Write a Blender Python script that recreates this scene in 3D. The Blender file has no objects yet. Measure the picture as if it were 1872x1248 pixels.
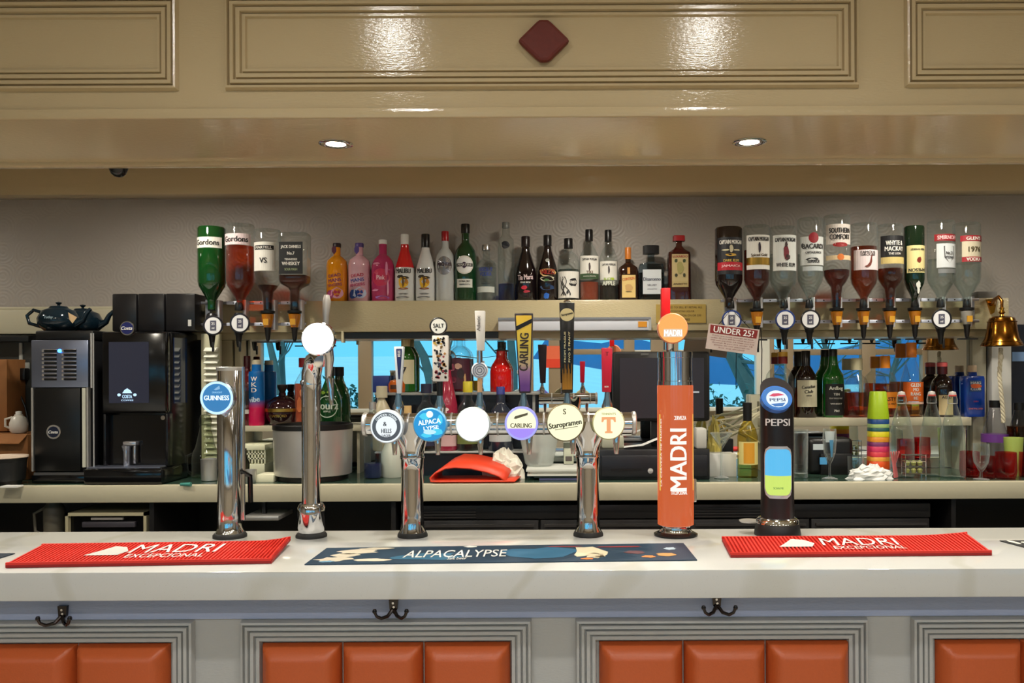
import bpy, bmesh, math, random
from mathutils import Vector, Matrix
random.seed(7)
SC = bpy.context.scene
COL = SC.collection
# ---------------------------------------------------------------- camera (26 mm phone shot, cropped: lens shift)
F, VX, VY, EYE = 1550.0, 1023.0, 683.0, 1.6
cam = bpy.data.cameras.new('camera'); co = bpy.data.objects.new('camera', cam); COL.objects.link(co)
cam.sensor_width = 36.0; cam.lens = 36.0 * F / 1872.0
cam.shift_x = -(VX - 936.0) / 1872.0; cam.shift_y = (VY - 624.0) / 1872.0
cam.clip_start = 0.05; cam.clip_end = 500
co.matrix_world = Matrix.Translation((0, 0, EYE)) @ Matrix.Rotation(math.radians(90), 4, 'X') @ Matrix.Rotation(math.radians(-0.26), 4, 'Z')
SC.camera = co
# ---------------------------------------------------------------- world, sun, exposure
wd = bpy.data.worlds.new('sky'); SC.world = wd; wd.use_nodes = True
wd.node_tree.nodes['Background'].inputs[0].default_value = (0.16, 0.62, 0.93, 1)
wd.node_tree.nodes['Background'].inputs[1].default_value = 1.45
sun = bpy.data.lights.new('sun', 'SUN'); sun.energy = 2.2; sun.color = (0.62, 0.9, 1.0); sun.angle = 0.05
so = bpy.data.objects.new('sun', sun); COL.objects.link(so); so.rotation_euler = (math.radians(-38), 0, math.radians(12))
SC.view_settings.view_transform = 'Standard'; SC.view_settings.look = 'None'
SC.view_settings.exposure = 0.08; SC.view_settings.gamma = 1.0; SC.view_settings.use_curve_mapping = False
SC.cycles.use_denoising = True
SC.cycles.transparent_max_bounces = 32; SC.cycles.max_bounces = 10; SC.cycles.glossy_bounces = 6
SC.cycles.sample_clamp_indirect = 4.0; SC.cycles.caustics_refractive = False
# ---------------------------------------------------------------- helpers
def P(px, py, D): return Vector(((px - VX) * D / F, D, EYE + (VY - py) * D / F))
def X(px, D): return (px - VX) * D / F
def Z(py, D): return EYE + (VY - py) * D / F
def lin(c):
    return tuple(((v / 255.0) / 12.92 if v / 255.0 <= 0.04045 else ((v / 255.0 + 0.055) / 1.055) ** 2.4) for v in c)
MATS = {}
def mat(c, rough=0.5, metal=0.0, coat=0.0, bump=0.0, bscale=40.0, vary=0.0, key=None, spec=0.5):
    k = ('m', tuple(c), rough, metal, coat, bump, bscale, vary)
    if k in MATS: return MATS[k]
    m = bpy.data.materials.new('surface'); m.use_nodes = True; nt = m.node_tree; b = nt.nodes['Principled BSDF']
    col = lin(c) + (1,)
    b.inputs['Base Color'].default_value = col; b.inputs['Roughness'].default_value = rough
    b.inputs['Metallic'].default_value = metal; b.inputs['Coat Weight'].default_value = coat
    b.inputs['Specular IOR Level'].default_value = spec
    if bump or vary:
        tc = nt.nodes.new('ShaderNodeTexCoord'); n = nt.nodes.new('ShaderNodeTexNoise'); n.inputs['Scale'].default_value = bscale
        n.inputs['Detail'].default_value = 5
        nt.links.new(tc.outputs['Object'], n.inputs['Vector'])
        if bump:
            bp = nt.nodes.new('ShaderNodeBump'); bp.inputs['Strength'].default_value = bump; bp.inputs['Distance'].default_value = 0.004
            nt.links.new(n.outputs['Fac'], bp.inputs['Height']); nt.links.new(bp.outputs['Normal'], b.inputs['Normal'])
        if vary:
            mx = nt.nodes.new('ShaderNodeMix'); mx.data_type = 'RGBA'
            mx.inputs[6].default_value = tuple(v * (1 - vary) for v in col[:3]) + (1,)
            mx.inputs[7].default_value = tuple(min(1, v * (1 + vary)) for v in col[:3]) + (1,)
            nt.links.new(n.outputs['Fac'], mx.inputs[0]); nt.links.new(mx.outputs[2], b.inputs['Base Color'])
    MATS[k] = m; return m
def glow(c, s=1.0):
    k = ('e', tuple(c), s)
    if k in MATS: return MATS[k]
    m = bpy.data.materials.new('glow'); m.use_nodes = True; b = m.node_tree.nodes['Principled BSDF']
    b.inputs['Base Color'].default_value = (0.02, 0.02, 0.02, 1); b.inputs['Emission Color'].default_value = lin(c) + (1,)
    b.inputs['Emission Strength'].default_value = s; b.inputs['Roughness'].default_value = 0.15
    MATS[k] = m; return m
def glass(c=(246, 249, 248), edge=(205, 213, 211), gl=1.0, rim_glint=0.12):
    # thin clear glass / coloured liquid: tinted see-through, darker where the wall is seen edge-on, glossy by fresnel; pale diffuse edge painted in for rim highlights
    k = ('g', tuple(c), tuple(edge), gl, rim_glint)
    if k in MATS: return MATS[k]
    m = bpy.data.materials.new('clear_glass'); m.use_nodes = True; nt = m.node_tree; nt.nodes.clear()
    out = nt.nodes.new('ShaderNodeOutputMaterial'); mx = nt.nodes.new('ShaderNodeMixShader'); tr = nt.nodes.new('ShaderNodeBsdfTransparent')
    gs = nt.nodes.new('ShaderNodeBsdfGlossy'); gs.inputs['Roughness'].default_value = 0.03
    fr = nt.nodes.new('ShaderNodeFresnel'); fr.inputs['IOR'].default_value = 1.5
    lw = nt.nodes.new('ShaderNodeLayerWeight'); lw.inputs['Blend'].default_value = 0.2
    mc = nt.nodes.new('ShaderNodeMix'); mc.data_type = 'RGBA'
    mc.inputs[6].default_value = lin(c) + (1,); mc.inputs[7].default_value = lin(edge) + (1,)
    nt.links.new(lw.outputs['Facing'], mc.inputs[0]); nt.links.new(mc.outputs[2], tr.inputs[0])
    ml = nt.nodes.new('ShaderNodeMath'); ml.operation = 'MULTIPLY'; ml.inputs[1].default_value = gl
    ge = nt.nodes.new('ShaderNodeNewGeometry'); fb = nt.nodes.new('ShaderNodeMath'); fb.operation = 'MULTIPLY_ADD'; fb.inputs[1].default_value = -1; fb.inputs[2].default_value = 1
    m3 = nt.nodes.new('ShaderNodeMath'); m3.operation = 'MULTIPLY'
    nt.links.new(ge.outputs['Backfacing'], fb.inputs[0]); nt.links.new(fb.outputs[0], m3.inputs[0]); nt.links.new(fr.outputs[0], m3.inputs[1]); nt.links.new(m3.outputs[0], ml.inputs[0])
    nt.links.new(ml.outputs[0], mx.inputs[0]); nt.links.new(tr.outputs[0], mx.inputs[1]); nt.links.new(gs.outputs[0], mx.inputs[2])
    df = nt.nodes.new('ShaderNodeBsdfDiffuse'); df.inputs[0].default_value = lin(c) + (1,); mh = nt.nodes.new('ShaderNodeMixShader'); mm = nt.nodes.new('ShaderNodeMath'); mm.operation = 'MULTIPLY'; mm.inputs[1].default_value = rim_glint
    nt.links.new(lw.outputs['Facing'], mm.inputs[0]); nt.links.new(mm.outputs[0], mh.inputs[0]); nt.links.new(mx.outputs[0], mh.inputs[1]); nt.links.new(df.outputs[0], mh.inputs[2])
    nt.links.new(mh.outputs[0], out.inputs[0]); MATS[k] = m; return m
WL = {}
def tag(o, label=None, cat=None, group=None, kind=None):
    if label: o['label'] = label
    if cat: o['category'] = cat
    if group: o['group'] = group
    if kind: o['kind'] = kind
    return o
def thing(name, label, cat, loc, group=None, kind=None):
    o = bpy.data.objects.new(name, None); COL.objects.link(o); o.location = loc; o.empty_display_size = 0.05
    WL[o] = Vector(loc); return tag(o, label, cat, group, kind)
def ob(name, V, Fc, m, parent=None, smooth=False, **kw):
    V = [Vector(v) for v in V]
    if parent is not None: org = WL[parent]
    else:
        lo = [min(v[i] for v in V) for i in range(3)]; hi = [max(v[i] for v in V) for i in range(3)]
        org = Vector(((lo[0] + hi[0]) / 2, (lo[1] + hi[1]) / 2, lo[2]))
    me = bpy.data.meshes.new(name); me.from_pydata([v - org for v in V], [], [tuple(f) for f in Fc])
    ms = m if isinstance(m, (list, tuple)) else [m]
    for q in ms: me.materials.append(q)
    bm = bmesh.new(); bm.from_mesh(me); bmesh.ops.recalc_face_normals(bm, faces=bm.faces); bm.to_mesh(me); bm.free()
    if smooth: me.polygons.foreach_set('use_smooth', [True] * len(me.polygons)); me.set_sharp_from_angle(angle=math.radians(40))
    o = bpy.data.objects.new(name, me); COL.objects.link(o); WL[o] = org
    if parent is not None: o.parent = parent
    else: o.location = org
    tag(o, kw.get('label'), kw.get('cat'), kw.get('group'), kw.get('kind')); return o
class G:   # collects shapes for ONE mesh
    def __init__(s): s.v = []; s.f = []
    def add(s, V, Fc):
        n = len(s.v); s.v += [Vector(v) for v in V]; s.f += [tuple(i + n for i in f) for f in Fc]; return s
    def box(s, x0, x1, y0, y1, z0, z1, bv=0.0, seg=2): return s.add(*boxm(x0, x1, y0, y1, z0, z1, bv, seg))
    def tube(s, pts, r, n=10, caps=True): return s.add(*tubem(pts, r, n, caps))
    def lathe(s, c, prof, n=28, **k): return s.add(*loftm(c, prof, n, **k))
    def cyl(s, a, b, r, n=24): return s.add(*tubem([a, b], r, n, True))
    def mk(s, name, m, parent=None, smooth=False, **k): return ob(name, s.v, s.f, m, parent, smooth, **k)
def boxm(x0, x1, y0, y1, z0, z1, bv=0.0, seg=2):
    V = [(x, y, z) for x in (x0, x1) for y in (y0, y1) for z in (z0, z1)]
    Fc = [(0, 1, 3, 2), (4, 6, 7, 5), (0, 4, 5, 1), (2, 3, 7, 6), (0, 2, 6, 4), (1, 5, 7, 3)]
    if bv <= 0: return V, Fc
    bm = bmesh.new(); vs = [bm.verts.new(v) for v in V]
    for f in Fc: bm.faces.new([vs[i] for i in f])
    bmesh.ops.bevel(bm, geom=list(bm.edges), offset=bv, segments=seg, affect='EDGES', profile=0.5)
    bm.verts.index_update(); r = [v.co.copy() for v in bm.verts], [tuple(v.index for v in f.verts) for f in bm.faces]; bm.free(); return r
def box(name, x0, x1, y0, y1, z0, z1, m, parent=None, bv=0.0, seg=2, **k):
    V, Fc = boxm(x0, x1, y0, y1, z0, z1, bv, seg); return ob(name, V, Fc, m, parent, smooth=bv > 0, **k)
def pbox(name, px0, px1, py0, py1, D0, D1, m, parent=None, bv=0.0, **k):   # box whose front face spans these measures at depth D0
    return box(name, X(px0, D0), X(px1, D0), D0, D1, Z(py1, D0), Z(py0, D0), m, parent, bv, **k)
def tubem(pts, r, n=10, caps=True):
    pts = [Vector(p) for p in pts]; V = []; Fc = []
    rs = r if isinstance(r, (list, tuple)) else [r] * len(pts); up = Vector((0.13, 0.21, 1)).normalized(); prev = None
    for i, p in enumerate(pts):
        t = ((pts[min(i + 1, len(pts) - 1)] - pts[max(i - 1, 0)])).normalized()
        if prev is None: a = t.cross(up if abs(t.dot(up)) < 0.95 else Vector((1, 0, 0))).normalized()
        else: a = (prev - t * prev.dot(t)).normalized()
        prev = a; b = t.cross(a)
        V += [p + (a * math.cos(2 * math.pi * j / n) + b * math.sin(2 * math.pi * j / n)) * rs[i] for j in range(n)]
    for i in range(len(pts) - 1):
        for j in range(n): Fc.append((i * n + j, i * n + (j + 1) % n, (i + 1) * n + (j + 1) % n, (i + 1) * n + j))
    if caps: Fc += [tuple(range(n))[::-1], tuple((len(pts) - 1) * n + j for j in range(n))]
    return V, Fc
def loftm(c, prof, n=28, sq=2.0, dep=1.0):    # prof: (radius, height) pairs about the vertical through c
    c = Vector(c); V = []; Fc = []
    for r, z in prof:
        r = max(r, 1e-5)
        for j in range(n):
            a = 2 * math.pi * (j + 0.5) / n; ca, sa = math.cos(a), math.sin(a)
            k = (abs(ca) ** sq + abs(sa) ** sq) ** (-1 / sq)
            V.append(c + Vector((r * k * ca, r * k * sa * dep, z)))
    for i in range(len(prof) - 1):
        for j in range(n): Fc.append((i * n + j, i * n + (j + 1) % n, (i + 1) * n + (j + 1) % n, (i + 1) * n + j))
    if prof[0][0] > 1e-4: Fc.append(tuple(range(n))[::-1])
    if prof[-1][0] > 1e-4: Fc.append(tuple((len(prof) - 1) * n + j for j in range(n)))
    return V, Fc
def lathe(name, c, prof, m, parent=None, n=28, sq=2.0, dep=1.0, **k):
    V, Fc = loftm(c, prof, n, sq, dep); return ob(name, V, Fc, m, parent, True, **k)
def cylb(name, c, r, L, m, parent=None, n=32, axis='y', bv=0.0, **k):   # short drum along an axis, c = middle
    pr = [(r - bv, -L / 2), (r, -L / 2 + bv), (r, L / 2 - bv), (r - bv, L / 2)] if bv else [(r, -L / 2), (r, L / 2)]
    V, Fc = loftm((0, 0, 0), pr, n); c = Vector(c)
    R = {'y': lambda v: Vector((v.x, v.z, -v.y)), 'x': lambda v: Vector((v.z, v.y, -v.x)), 'z': lambda v: v}[axis]
    return ob(name, [c + R(v) for v in V], Fc, m, parent, True, **k)
def prism(name, pts, y0, y1, m, parent=None, **k):    # outline in (x,z) given depth
    n = len(pts); V = [(p[0], y0, p[1]) for p in pts] + [(p[0], y1, p[1]) for p in pts]
    Fc = [tuple(range(n)), tuple(range(n, 2 * n))[::-1]] + [(i, (i + 1) % n, n + (i + 1) % n, n + i) for i in range(n)]
    return ob(name, V, Fc, m, parent, **k)
def ring_pts(cx, cz, rx, rz, n=28): return [(cx + rx * math.cos(2 * math.pi * i / n), cz + rz * math.sin(2 * math.pi * i / n)) for i in range(n)]
TX = {}
def text_geo(body, fine=False):
    key = (body, fine)
    if key not in TX:
        cu = bpy.data.curves.new('t', 'FONT'); cu.body = body; cu.resolution_u = 3; cu.extrude = 0.0; cu.offset = 0.0 if (fine or 'M' in body) else 0.004
        o = bpy.data.objects.new('t', cu); COL.objects.link(o)
        me = bpy.data.meshes.new_from_object(o.evaluated_get(bpy.context.evaluated_depsgraph_get()))
        if fine:      # short edges, so that print can follow a curved face
            bm = bmesh.new(); bm.from_mesh(me); bmesh.ops.triangulate(bm, faces=bm.faces)
            for _ in range(4):
                es = [e for e in bm.edges if e.calc_length() > .09]
                if es: bmesh.ops.subdivide_edges(bm, edges=es, cuts=1); bmesh.ops.triangulate(bm, faces=bm.faces)
            bm.to_mesh(me); bm.free()
        V = [v.co.copy() for v in me.vertices]; Fc = [tuple(p.vertices) for p in me.polygons]
        x0, x1 = min(v.x for v in V), max(v.x for v in V); y0, y1 = min(v.y for v in V), max(v.y for v in V)
        TX[key] = ([((v.x - x0) / (x1 - x0) - 0.5, (v.y - y0) / (y1 - y0) - 0.5) for v in V], Fc, (x1 - x0) / (y1 - y0))
        bpy.data.objects.remove(o); bpy.data.curves.remove(cu); bpy.data.meshes.remove(me)
    return TX[key]
def txt(body, c, h, m, parent, w=None, rot=0, R=None, shear=0.0, name='lettering', mp=None, arc=None, fine=None, bold=.035):
    # flat print just proud of its surface; R wraps it round a vertical cylinder of that radius whose front is at c
    pts, Fc, asp = text_geo(body, bool(R) if fine is None else fine); w = w or h * asp; c = Vector(c); V = []
    cr, sr = math.cos(math.radians(rot)), math.sin(math.radians(rot))
    if len(body) > 16: bold = 0
    n0 = len(pts); sh = [0, -bold * h, bold * h] if bold else [0]      # heavier strokes: the outline laid down three times side by side
    Fc = [tuple(i + n0 * k for i in f) for k in range(len(sh)) for f in Fc]
    for q_, (u, v) in enumerate(pts * len(sh)):
        x = u * w * (1 - 2 * bold * h / max(w, h)) + shear * v * h + sh[q_ // n0]; z = v * h
        if arc: q = x / arc; rr = arc + z; x, z = rr * math.sin(q), rr * math.cos(q) - arc
        x, z = x * cr - z * sr, x * sr + z * cr
        if mp: V.append(mp(x, z))
        elif R: V.append((c.x + R * math.sin(x / R), c.y + R - R * math.cos(x / R), c.z + z))
        else: V.append((c.x + x, c.y, c.z + z))
        if q_ >= n0: V[-1] = Vector(V[-1]) - Vector((0, .00015 * (q_ // n0), 0))
    return ob(name, V, Fc, m, parent)
# ---------------------------------------------------------------- shared materials
CHROME = mat((222, 222, 224), 0.06, 1.0); STEEL = mat((206, 204, 200), 0.36, 0.8, bump=0.05, bscale=200); BLACK = mat((14, 14, 15), 0.35)
BLACKG = mat((10, 10, 12), 0.12); RUBBER = mat((12, 12, 12), 0.6); WHITE = mat((235, 233, 228), 0.45); CREAM = mat((190, 183, 158), 0.45, bump=0.1)
BRASS = mat((190, 140, 50), 0.2, 1.0); GOLD = mat((205, 165, 80), 0.3, 1.0); CLEAR = glass()
def paint(c, rough, ripple, key, gloss=0.5):   # gloss paint with brush ripples
    m = bpy.data.materials.new(key); m.use_nodes = True; nt = m.node_tree; b = nt.nodes['Principled BSDF']
    b.inputs['Base Color'].default_value = lin(c) + (1,); b.inputs['Roughness'].default_value = rough; b.inputs['Specular IOR Level'].default_value = gloss
    tc = nt.nodes.new('ShaderNodeTexCoord'); mp = nt.nodes.new('ShaderNodeMapping'); mp.inputs['Scale'].default_value = (44, 44, 150)
    n = nt.nodes.new('ShaderNodeTexNoise'); n.inputs['Scale'].default_value = 1.6; n.inputs['Detail'].default_value = 4
    bp = nt.nodes.new('ShaderNodeBump'); bp.inputs['Strength'].default_value = ripple; bp.inputs['Distance'].default_value = 0.003
    nt.links.new(tc.outputs['Object'], mp.inputs[0]); nt.links.new(mp.outputs[0], n.inputs['Vector'])
    nt.links.new(n.outputs['Fac'], bp.inputs['Height']); nt.links.new(bp.outputs['Normal'], b.inputs['Normal'])
    return m
FASC = paint((200, 180, 143), 0.10, 0.17, 'cream_gloss_paint'); GREY = paint((172, 173, 172), 0.3, 0.25, 'grey_satin_paint')
BLUEGREY_DAYLIT = paint((156, 168, 198), 0.35, 0.25, 'blue_grey_daylit_paint'); BEAMC = paint((186, 172, 136), 0.22, 0.4, 'cream_beam_paint')  # rail paint made bluer and lighter to stand in for window daylight
def node_mat(name, fn):
    m = bpy.data.materials.new(name); m.use_nodes = True; fn(m.node_tree, m.node_tree.nodes['Principled BSDF']); return m
def _quartz(nt, b):
    b.inputs['Roughness'].default_value = 0.09; tc = nt.nodes.new('ShaderNodeTexCoord')
    w = nt.nodes.new('ShaderNodeTexWave'); w.inputs['Scale'].default_value = 0.8; w.inputs['Distortion'].default_value = 14; w.inputs['Detail'].default_value = 4
    r = nt.nodes.new('ShaderNodeValToRGB'); r.color_ramp.elements[0].position = 0.0; r.color_ramp.elements[0].color = lin((194, 194, 188)) + (1,)
    r.color_ramp.elements[1].position = 0.10; r.color_ramp.elements[1].color = lin((203, 204, 202)) + (1,)
    v = nt.nodes.new('ShaderNodeTexVoronoi'); v.inputs['Scale'].default_value = 170
    r2 = nt.nodes.new('ShaderNodeValToRGB'); r2.color_ramp.elements[0].position = 0.06; r2.color_ramp.elements[0].color = (0.6, 0.58, 0.55, 1)
    r2.color_ramp.elements[1].position = 0.12; r2.color_ramp.elements[1].color = (1, 1, 1, 1)
    mx = nt.nodes.new('ShaderNodeMix'); mx.data_type = 'RGBA'; mx.blend_type = 'MULTIPLY'; mx.inputs[0].default_value = 0.7
    for q in (w, v): nt.links.new(tc.outputs['Object'], q.inputs['Vector'])
    nt.links.new(w.outputs['Fac'], r.inputs[0]); nt.links.new(v.outputs['Distance'], r2.inputs[0])
    nt.links.new(r.outputs[0], mx.inputs[6]); nt.links.new(r2.outputs[0], mx.inputs[7]); nt.links.new(mx.outputs[2], b.inputs['Base Color'])
QUARTZ = node_mat('quartz', _quartz)
def _paper(nt, b):   # embossed wallpaper: rings inside a square lattice
    b.inputs['Base Color'].default_value = lin((168, 160, 152)) + (1,); b.inputs['Roughness'].default_value = 0.45
    tc = nt.nodes.new('ShaderNodeTexCoord'); mp = nt.nodes.new('ShaderNodeMapping'); mp.inputs['Scale'].default_value = (9, 1, 9)
    fr = nt.nodes.new('ShaderNodeVectorMath'); fr.operation = 'FRACTION'; sb = nt.nodes.new('ShaderNodeVectorMath'); sb.operation = 'SUBTRACT'; sb.inputs[1].default_value = (0.5, 0, 0.5)
    mu = nt.nodes.new('ShaderNodeVectorMath'); mu.operation = 'MULTIPLY'; mu.inputs[1].default_value = (1, 0, 1)
    ln = nt.nodes.new('ShaderNodeVectorMath'); ln.operation = 'LENGTH'
    m1 = nt.nodes.new('ShaderNodeMath'); m1.operation = 'MULTIPLY'; m1.inputs[1].default_value = 44
    s1 = nt.nodes.new('ShaderNodeMath'); s1.operation = 'SINE'
    v = nt.nodes.new('ShaderNodeTexVoronoi'); v.feature = 'DISTANCE_TO_EDGE'; v.inputs['Scale'].default_value = 34
    ad = nt.nodes.new('ShaderNodeMath'); ad.operation = 'ADD'
    bp = nt.nodes.new('ShaderNodeBump'); bp.inputs['Strength'].default_value = 0.13; bp.inputs['Distance'].default_value = 0.003
    L = nt.links.new
    L(tc.outputs['Object'], mp.inputs[0]); L(mp.outputs[0], fr.inputs[0]); L(fr.outputs[0], sb.inputs[0]); L(sb.outputs[0], mu.inputs[0]); L(mu.outputs[0], ln.inputs[0])
    L(ln.outputs['Value'], m1.inputs[0]); L(m1.outputs[0], s1.inputs[0]); L(tc.outputs['Object'], v.inputs['Vector'])
    L(s1.outputs[0], ad.inputs[0]); L(v.outputs['Distance'], ad.inputs[1]); L(ad.outputs[0], bp.inputs['Height']); L(bp.outputs['Normal'], b.inputs['Normal'])
WALLP = node_mat('embossed_wallpaper', _paper)
MIRROR = mat((236, 240, 240), 0.0, 1.0); LEATHER = mat((182, 84, 38), 0.42, bump=0.12, bscale=260, vary=0.08)
GREENTOP = mat((52, 74, 62), 0.14, vary=0.2, bscale=60); DARKWALL = mat((54, 56, 54), 0.3, bump=0.1)
# ================================================================ STRUCTURE
WB = 3.85                      # back wall / mirror plane
CZ = 2.95                      # room ceiling height
RX0, RX1, RY0 = -4.6, 5.2, -3.0
def st(name, *a, **k): return box(name, *a, kind='structure', **k)
st('floor', RX0, RX1, RY0, WB + .1, -0.1, 0.0, mat((178, 168, 150), 0.4, vary=0.12, bscale=6))
st('ceiling', RX0, RX1, RY0, 2.15, CZ, CZ + .1, mat((222, 212, 192), 0.7))
st('wall_back', RX0, RX1, WB + .012, WB + .15, 0, CZ, WALLP)
st('wall_left', RX0 - .15, RX0, RY0 - .15, WB + .15, -.1, CZ + .1, mat((150, 142, 128), 0.6))
st('wall_right', RX1, RX1 + .15, RY0 - .15, WB + .15, -.1, CZ + .1, mat((150, 142, 128), 0.6))
# bulkhead over the bar: fascia, soffit
bulk = thing('bulkhead', None, None, (0, 2.15, Z(213, 2.15)), kind='structure')
zs = Z(213, 2.15)
gb = G(); gb.box(RX0, RX1, 2.15, 2.61, zs, CZ + .1); gb.mk('bulkhead_core', FASC, bulk)
box('soffit_lip', RX0, RX1, 2.585, 2.625, zs - .012, zs + .02, FASC, bulk, bv=.006)
box('fascia_bead', RX0, RX1, 2.138, 2.152, zs - .004, zs + .022, FASC, bulk, bv=.004)
def moulding(name, x0, x1, z0, z1, y, wd, m, parent, steps=((0, 0), (.004, .014), (.009, .016), (.011, .003), (.0135, .003), (.0155, .014), (.024, .015), (.026, .003), (.0285, .003), (.0305, .012), (.04, .012), (.042, .002), (.0445, .002), (.0465, .008), (.053, .008), (.056, 0))):
    V = []; Fc = []; n = len(steps); sc = wd / steps[-1][0]
    for i, (o, h) in enumerate(steps):
        o *= sc
        V += [(x0 + o, y - h, z0 + o), (x1 - o, y - h, z0 + o), (x1 - o, y - h, z1 - o), (x0 + o, y - h, z1 - o)]
    for i in range(n - 1):
        for j in range(4): Fc.append((i * 4 + j, i * 4 + (j + 1) % 4, (i + 1) * 4 + (j + 1) % 4, (i + 1) * 4 + j))
    return ob(name, V, Fc, m, parent)
zt = Z(163, 2.15); 
for a, b in ((-800, 330), (415, 1572), (1655, 2800)):
    moulding('panel_moulding', X(a, 2.15), X(b, 2.15), zt, Z(-8, 2.15), 2.1501, X(b, 2.15) - X(b - 40, 2.15), FASC, bulk)
# recess behind the bulkhead and the coving beam on the back wall
st('ceiling_recess', RX0, RX1, 2.60, WB, EYE + .95, EYE + 1.05, FASC)
st('trim_1', RX0, RX1, 3.75, WB + .012, Z(352, 3.75), EYE + .95, FASC, bv=.006)
# mirror, frame
mz1 = Z(607, WB); mz0 = Z(858, WB)
mir = box('mirror', X(452, WB), X(1790, WB), WB, WB + .011, mz0, mz1, MIRROR, label='wide back bar mirror reflecting the windows behind the bottles', cat='mirror')
st('wall_left_panel', RX0, X(451, WB), WB - .012, WB + .011, 0, Z(607, WB), DARKWALL)
tr = thing('trim_2', None, None, (X(1800, 3.84), 3.84, mz0), kind='structure')
box('door_frame', X(1776, 3.83), X(1801, 3.83), 3.82, 3.849, mz0, Z(612, 3.83), CREAM, tr, bv=.003)
box('door_frame', X(1809, 3.82), X(1845, 3.82), 3.80, 3.849, mz0, Z(600, 3.82), mat((205, 203, 196), .4), tr, bv=.003)
st('dark_doorway_panel', X(1846, WB), RX1, WB - .01, WB + .011, 0, Z(597, WB), mat((22, 27, 40), 0.3))  # dark panel: the unlit doorway opening is put into its colour
box('door_notice', X(1848, WB), X(1880, WB), WB - .013, WB - .0105, Z(664, WB), Z(647, WB), mat((110, 140, 180), .4), bpy.data.objects['dark_doorway_panel'])
# cream pilasters and a white louvre beside the mirror
pil = thing('trim_4', None, None, (X(425, 3.83), 3.83, mz0), kind='structure')
PC = mat((214, 200, 160), .4)
for a, b in ((404, 427), (431, 450)): box('pilaster', X(a, 3.83), X(b, 3.83), 3.815, WB - .012, mz0, Z(612, 3.83), PC, pil, bv=.003)
lv = thing('louvre_panel', 'white louvred panel between coffee machine and the first tap', 'panel', (X(386, 3.69), 3.69, mz0))
box('panel_back', X(368, 3.68), X(402, 3.68), 3.68, 3.70, mz0, Z(607, 3.68), mat((206, 202, 170), .5), lv)
for i in range(19):
    z = Z(632 + i * 11, 3.67); x0, x1 = X(374, 3.67), X(399, 3.67)
    ob('louvre_slat', [(x0, 3.678, z), (x1, 3.678, z), (x1, 3.658, z - .016), (x0, 3.658, z - .016), (x0, 3.68, z - .003), (x1, 3.68, z - .003), (x1, 3.66, z - .019), (x0, 3.66, z - .019)], [(0, 1, 2, 3), (4, 5, 6, 7), (2, 3, 7, 6), (0, 3, 7, 4), (1, 2, 6, 5)], mat((240, 238, 222), .4), lv)
# shelf beam with bottles on top
BD = 3.70; SZ = Z(548, BD); BZ = Z(605, BD)
beam = thing('shelf_beam', None, None, (X(1100, BD), BD, BZ), kind='structure')
box('beam', X(350, BD), X(1845, BD), BD, WB, BZ, SZ, BEAMC, beam, bv=.003)
box('beam_lip', X(350, 3.73), X(1845, 3.73), 3.73, WB - .004, Z(618, 3.73), BZ, BEAMC, beam, bv=.002)
st('trim_3', RX0, X(352, 3.83), 3.82, WB, Z(606, 3.83), Z(562, 3.83), CREAM, bv=.004)
st('baseboard_back', RX0, X(352, 3.84), 3.835, WB, Z(562, 3.83), Z(556, 3.83), CREAM, bv=.002)
# opposite wall with the long window, seen in the mirror and lighting the room
VD = 2 * WB - RY0
def VXp(px): return (px - VX) * VD / F
def VZp(py): return EYE + (VY - py) * VD / F
wz1, wz0 = VZp(613), VZp(752); wx0, wx1 = VXp(470), VXp(1695)
WIN = mat((150, 128, 98), .5); WINW = mat((214, 208, 190), .5)
WOPP = mat((160, 148, 126), .6)
fw = thing('wall_front', None, None, (0, RY0, 0), kind='structure')
for nm, q in (('wall_below', (RX0, RX1, 0, wz0)), ('wall_above', (RX0, RX1, wz1, CZ)), ('wall_side', (RX0, wx0, wz0, wz1)), ('wall_side', (wx1, RX1, wz0, wz1))):
    box(nm, q[0], q[1], RY0 - .15, RY0, q[2], q[3], WOPP, fw)
win = thing('window_1', None, None, (0, RY0 - .08, wz0), kind='structure')
def wbar(a, b, c, d, m=WIN, nm='mullion', t=.06): box(nm, VXp(a), VXp(b), RY0 - .10, RY0 - .10 + t + .06, VZp(d), VZp(c), m, win, bv=.006)
for a, b in ((470, 478), (655, 680), (955, 975), (1003, 1030), (1141, 1160), (1190, 1240), (1263, 1290), (1407, 1415), (1437, 1450), (1575, 1600), (1686, 1695)): wbar(a, b, 613, 752)
for a, b in ((1382, 1407),): wbar(a, b, 613, 752, WINW)
wbar(470, 1695, 745, 752, WINW, 'window_sill', .12)
wbar(470, 1695, 611, 621, mat((120, 78, 64), .5), 'window_head')
wbar(1030, 1141, 638, 648, WIN, 'transom', .04); wbar(1140, 1290, 640, 650, WINW, 'transom', .04); wbar(1415, 1695, 640, 651, WIN, 'transom', .04)
GP = glass((240, 248, 250), (200, 220, 225), .5)
panes = [(478, 655), (680, 955), (975, 1003), (1030, 1141), (1160, 1190), (1240, 1263), (1290, 1382), (1415, 1437), (1450, 1575), (1600, 1686)]
for a, b in panes: box('pane', VXp(a), VXp(b), RY0 - .075, RY0 - .07, wz0, wz1, GP, win)
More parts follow.
